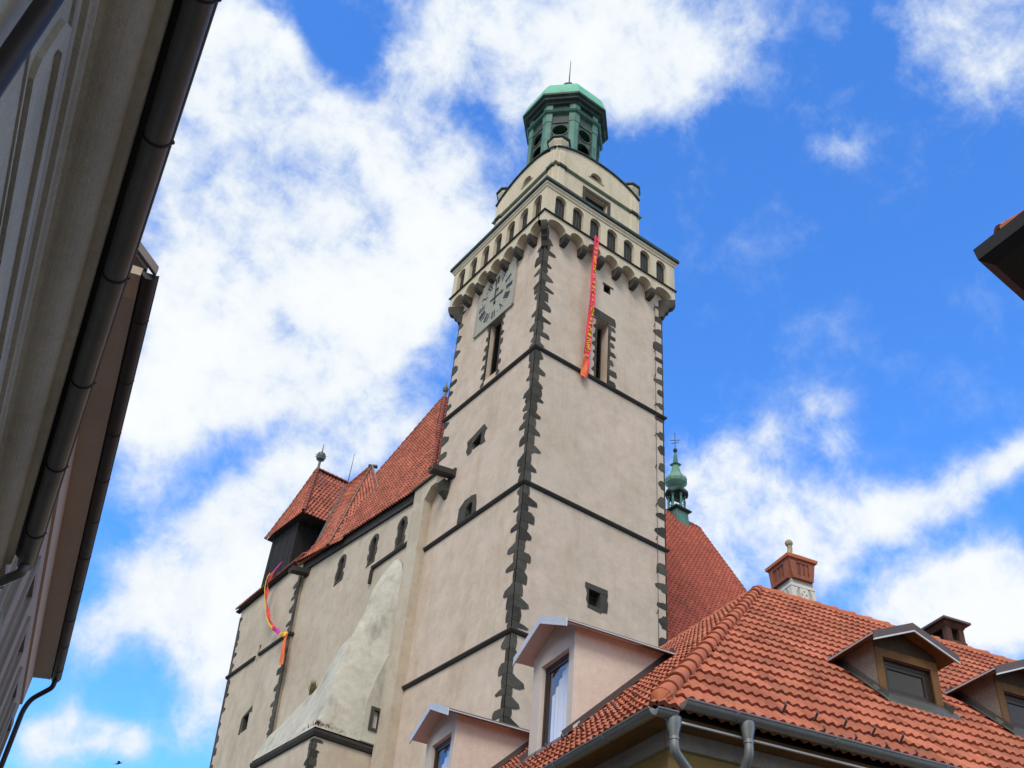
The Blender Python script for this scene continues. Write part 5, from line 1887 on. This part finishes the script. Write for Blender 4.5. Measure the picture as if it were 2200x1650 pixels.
# ================================================================== HOUSE FURTHER DOWN THE STREET
def far_house():
    a = RAD(77)
    u, v = V3((math.cos(a), math.sin(a), 0)), V3((math.sin(a), -math.cos(a), 0))
    O = V3((CAM.x, CAM.y, 0))
    def P(s, o, z): return O + u * s + v * o + Z * z
    T = thing('town_house', 'taller brown rendered house behind the left gutter with black eaves gutter and downpipe', 'house', tuple(P(19, -5, 0)))
    S0, S1 = 11.75, 27.2
    WO = -1.80
    FW = Fr(P(0, WO, 0), u, Z, v)
    m = MB()
    cs = (13.4, 16.0, 18.6, 21.2, 23.8, 26.0)
    hs = []
    for c in cs:
        hs += [rect(c - .5, c + .5, 8.1, 9.9), rect(c - .5, c + .5, 4.9, 6.7)]
    plate(m, rect(S0, S1, -.2, 11.45), hs, FW, 0, -.3)
    loft(m, [[P(s, o, z) for s, o in ((S0, WO - .31), (S1, WO - .31), (S1, -11), (S0, -11))] for z in (-.2, 11.45)])
    m.add([P(S0 + .02, WO - .1, 11.4), P(S0 + .02, -11, 11.4), P(S0 + .02, -6.4, 16.0)], [(0, 1, 2)])
    m.build('wall', 'house_b', T)
    m = MB()
    box(m, FW, S0, S1, 10.75, 11.44, .05, 0)
    m.build('frieze', 'house_b_trim', T)
    for c in cs:
        for z in (8.1, 4.9):
            m = MB()
            plate(m, rect(c - .72, c + .72, z - .2, z + 2.02), [rect(c - .5, c + .5, z, z + 1.8)], FW, .06, 0)
            plate(m, rect(c - .8, c + .8, z - .32, z - .2), [], FW, .14, 0)
            w = m.build('window', 'window_grey', T)
            m = MB()
            plate(m, rect(c - .5, c + .5, z, z + 1.8), [rect(c - .42, c - .03, z + .08, z + 1.15), rect(c + .03, c + .42, z + .08, z + 1.15), rect(c - .42, c + .42, z + 1.23, z + 1.72)], FW, -.12, -.18)
            m.build('frame', 'frame_brown', w)
            m = MB()
            plate(m, rect(c - .45, c + .45, z + .02, z + 1.78), [], FW, -.15, -.155)
            m.build('pane', 'glass_dark', w)
    # eaves
    m = MB()
    loft(m, [[P(s, o, z) for o, z in ((WO - .1, 11.44), (-1.42, 11.50), (-1.35, 11.50), (-1.35, 11.64), (WO - .1, 11.62))] for s in (S0 + .42, S1 + .05)])
    m.build('soffit', 'soffit_b', T)
    m = MB()
    loft(m, [[P(s, o, z) for o, z in ((WO - .1, 11.43), (-1.42, 11.49), (-1.349, 11.49), (-1.349, 11.63), (WO - .1, 11.62))] for s in (S0 - .12, S0 + .42)])
    m.build('verge_box', 'house_b_trim', T)
    m = MB()
    loft(m, [[P(s, o, z) for o, z in ((-1.30, 11.60), (-1.30, 11.68), (-6.4, 16.5), (-11.4, 11.7), (-11.4, 11.6), (-6.4, 16.4))] for s in (S0 - .15, S1 + .1)])
    m.build('roof', 'metal_brown', T)
    m = MB()
    loft(m, [[P(s, o, z) for o, z in ((-1.16, 11.52), (-1.16, 11.66), (-6.4, 16.62), (-6.4, 16.46))] for s in (S0 - .22, S0 - .14)])
    m.build('verge_flashing', 'metal_brown', T)
    m = MB()
    gutter(m, P(S0 - .12, -1.24, 11.58), P(S1 + .1, -1.24, 11.58), v, .112)
    for sE in (S0 - .12, S1 + .1):
        m.add([P(sE, -1.24 - .112 * math.cos(math.pi * q / 12), 11.58 - .112 * math.sin(math.pi * q / 12)) for q in range(13)], [tuple(range(13))])
    gt = m.build('gutter', 'gutter_black', T, True)
    for i in range(10):
        m = MB()
        s = S0 + .9 + i * 1.55
        tube(m, [P(s, -1.235 + .112 * math.cos(t), 11.58 - .112 * math.sin(t)) for t in [math.pi * q / 10 for q in range(11)]], .011, 5)
        tube(m, [P(s, -1.13, 11.58), P(s, -1.115, 11.59)], .014, 5)
        m.build('gutter_bracket', 'gutter_black', gt)
    m = MB()
    tube(m, bend([P(S1 - .02, -1.235, 11.5), P(S1 - .02, -1.235, 11.3), P(S1 + .22, -1.62, 11.0), P(S1 + .22, -1.70, 10.7), P(S1 + .22, -1.70, 0)], .2, 6), .062, 12)
    m.build('downpipe', 'gutter_black', gt, True)
far_house()

# ================================================================== HOUSE AT THE RIGHT EDGE (eaves corner only)
def right_house():
    cor = V3((-16.65, -29.665, 7.0))
    aA, aB = RAD(3.0), RAD(-97.5)
    eA, eB = V3((math.cos(aA), math.sin(aA), 0)), V3((math.cos(aB), math.sin(aB), 0))
    T = thing('eaves_house', 'dark eaves corner of a tiled house jutting in at the right edge', 'house', (cor.x + 3, cor.y - 4, 0))
    def P(a, b, z): return cor + eA * a + eB * b + Z * z
    def quad(o, z): return [P(o, o, z), P(9 - o, o, z), P(9 - o, 9 - o, z), P(o, 9 - o, z)]
    m = MB()
    loft(m, [quad(.30, -7.2), quad(.30, -.06)])
    m.build('wall', 'house_a', T)
    m = MB()
    loft(m, [quad(.12, -.06), quad(.12, -.02)])
    m.build('soffit', 'house_a', T)
    m = MB()
    loft(m, [quad(.135, -.10), quad(.135, .05)])
    m.build('fascia', 'gutter_black', T)
    m = MB()
    nA, nB = -(eB - eA * eA.dot(eB)).normalized(), -(eA - eB * eB.dot(eA)).normalized()
    loft(m, [quad(.14, -.11), quad(.0, -.11), quad(-.075, -.05), quad(-.085, .05), quad(-.07, .05), quad(-.05, .0), quad(.12, .0)])
    gt = m.build('gutter', 'gutter_black', T)
    for t in (.55, 1.4, 2.3, 3.2):
        m = MB()
        tube(m, [P(t, .13, -.118), P(t, -.002, -.118), P(t, -.083, -.05), P(t, -.094, .05)], .008, 5)
        m.build('gutter_bracket', 'zinc_dark', gt)
        m = MB()
        tube(m, [P(.13, t, -.118), P(-.002, t, -.118), P(-.083, t, -.05), P(-.094, t, .05)], .008, 5)
        m.build('gutter_bracket', 'zinc_dark', gt)
    ap = P(4.5, 4.5, 3.3)
    m = MB()
    for A, B in ((P(.02, .02, .02), P(9, .02, .02)), (P(.02, 9, .02), P(.02, .02, .02))):
        U = (B - A).normalized()
        t = (ap - A).dot(U)
        V_ = ap - (A + U * t)
        H = V_.length
        L_ = (B - A).length
        tiles(m, A, U, V_, [(0, 0), (L_, 0), (t + .05, H), (t - .05, H)], .36, .15, .035, .03, 'wave', 6, 2)
    m.add([P(9, 9, 0), P(9, .02, 0), ap], [(0, 1, 2)], [.5])
    m.add([P(9, 9, 0), P(.02, 9, 0), ap], [(0, 1, 2)], [.5])
    m.build('roof', 'tile_new', T, fix=False)
    m = MB()
    barrels(m, P(.10, .10, .14), ap + Z * .02, .085, .36, -(eA + eB) * .5 + Z, 10, .014, 1.15)
    barrels(m, P(.05, .16, .10), P(.05, 9, .10), .07, .30, nB * .6 + Z, 6, .012, 1.15)
    m.build('ridge_tiles', 'tile_ridge', T)
right_house()

# ================================================================== BIRD
def bird():
    c = V3((-10.88, 9.75, 14.72))
    m = MB()
    ax = V3((.86, -.3, .35)).normalized()
    sd = ax.cross(Z).normalized()
    up = sd.cross(ax)
    rings = []
    for t, r in ((-.12, .006), (-.08, .022), (-.02, .034), (.04, .030), (.08, .022), (.10, .02), (.125, .012), (.14, .003)):
        rings.append([c + ax * t + sd * (r * math.cos(q)) + up * (r * math.sin(q)) for q in [2 * math.pi * i / 8 for i in range(8)]])
    loft(m, rings)
    for s in (-1, 1):
        w0, w1 = c + ax * .05, c - ax * .03
        t1 = c + sd * s * .10 + up * .05 + ax * .06
        t2 = c + sd * s * .21 + up * .02 - ax * .07
        t3 = c + sd * s * .09 + up * .04 - ax * .03
        e = up * .006
        m.add([w0, t1, t2, t3, w1] + [p + e for p in (w0, t1, t2, t3, w1)], [(0, 1, 2, 3, 4), (5, 6, 7, 8, 9), (0, 1, 6, 5), (1, 2, 7, 6), (2, 3, 8, 7), (3, 4, 9, 8)])
        m.add([c - ax * .10, c - ax * .22 + sd * s * .05, c - ax * .16 + sd * s * .005, c - ax * .10 + up * .008], [(0, 1, 2), (3, 1, 2)])
    tag(m.build('bird', 'bird'), 'small dark bird flying low in the sky left of the church', 'bird')
bird()
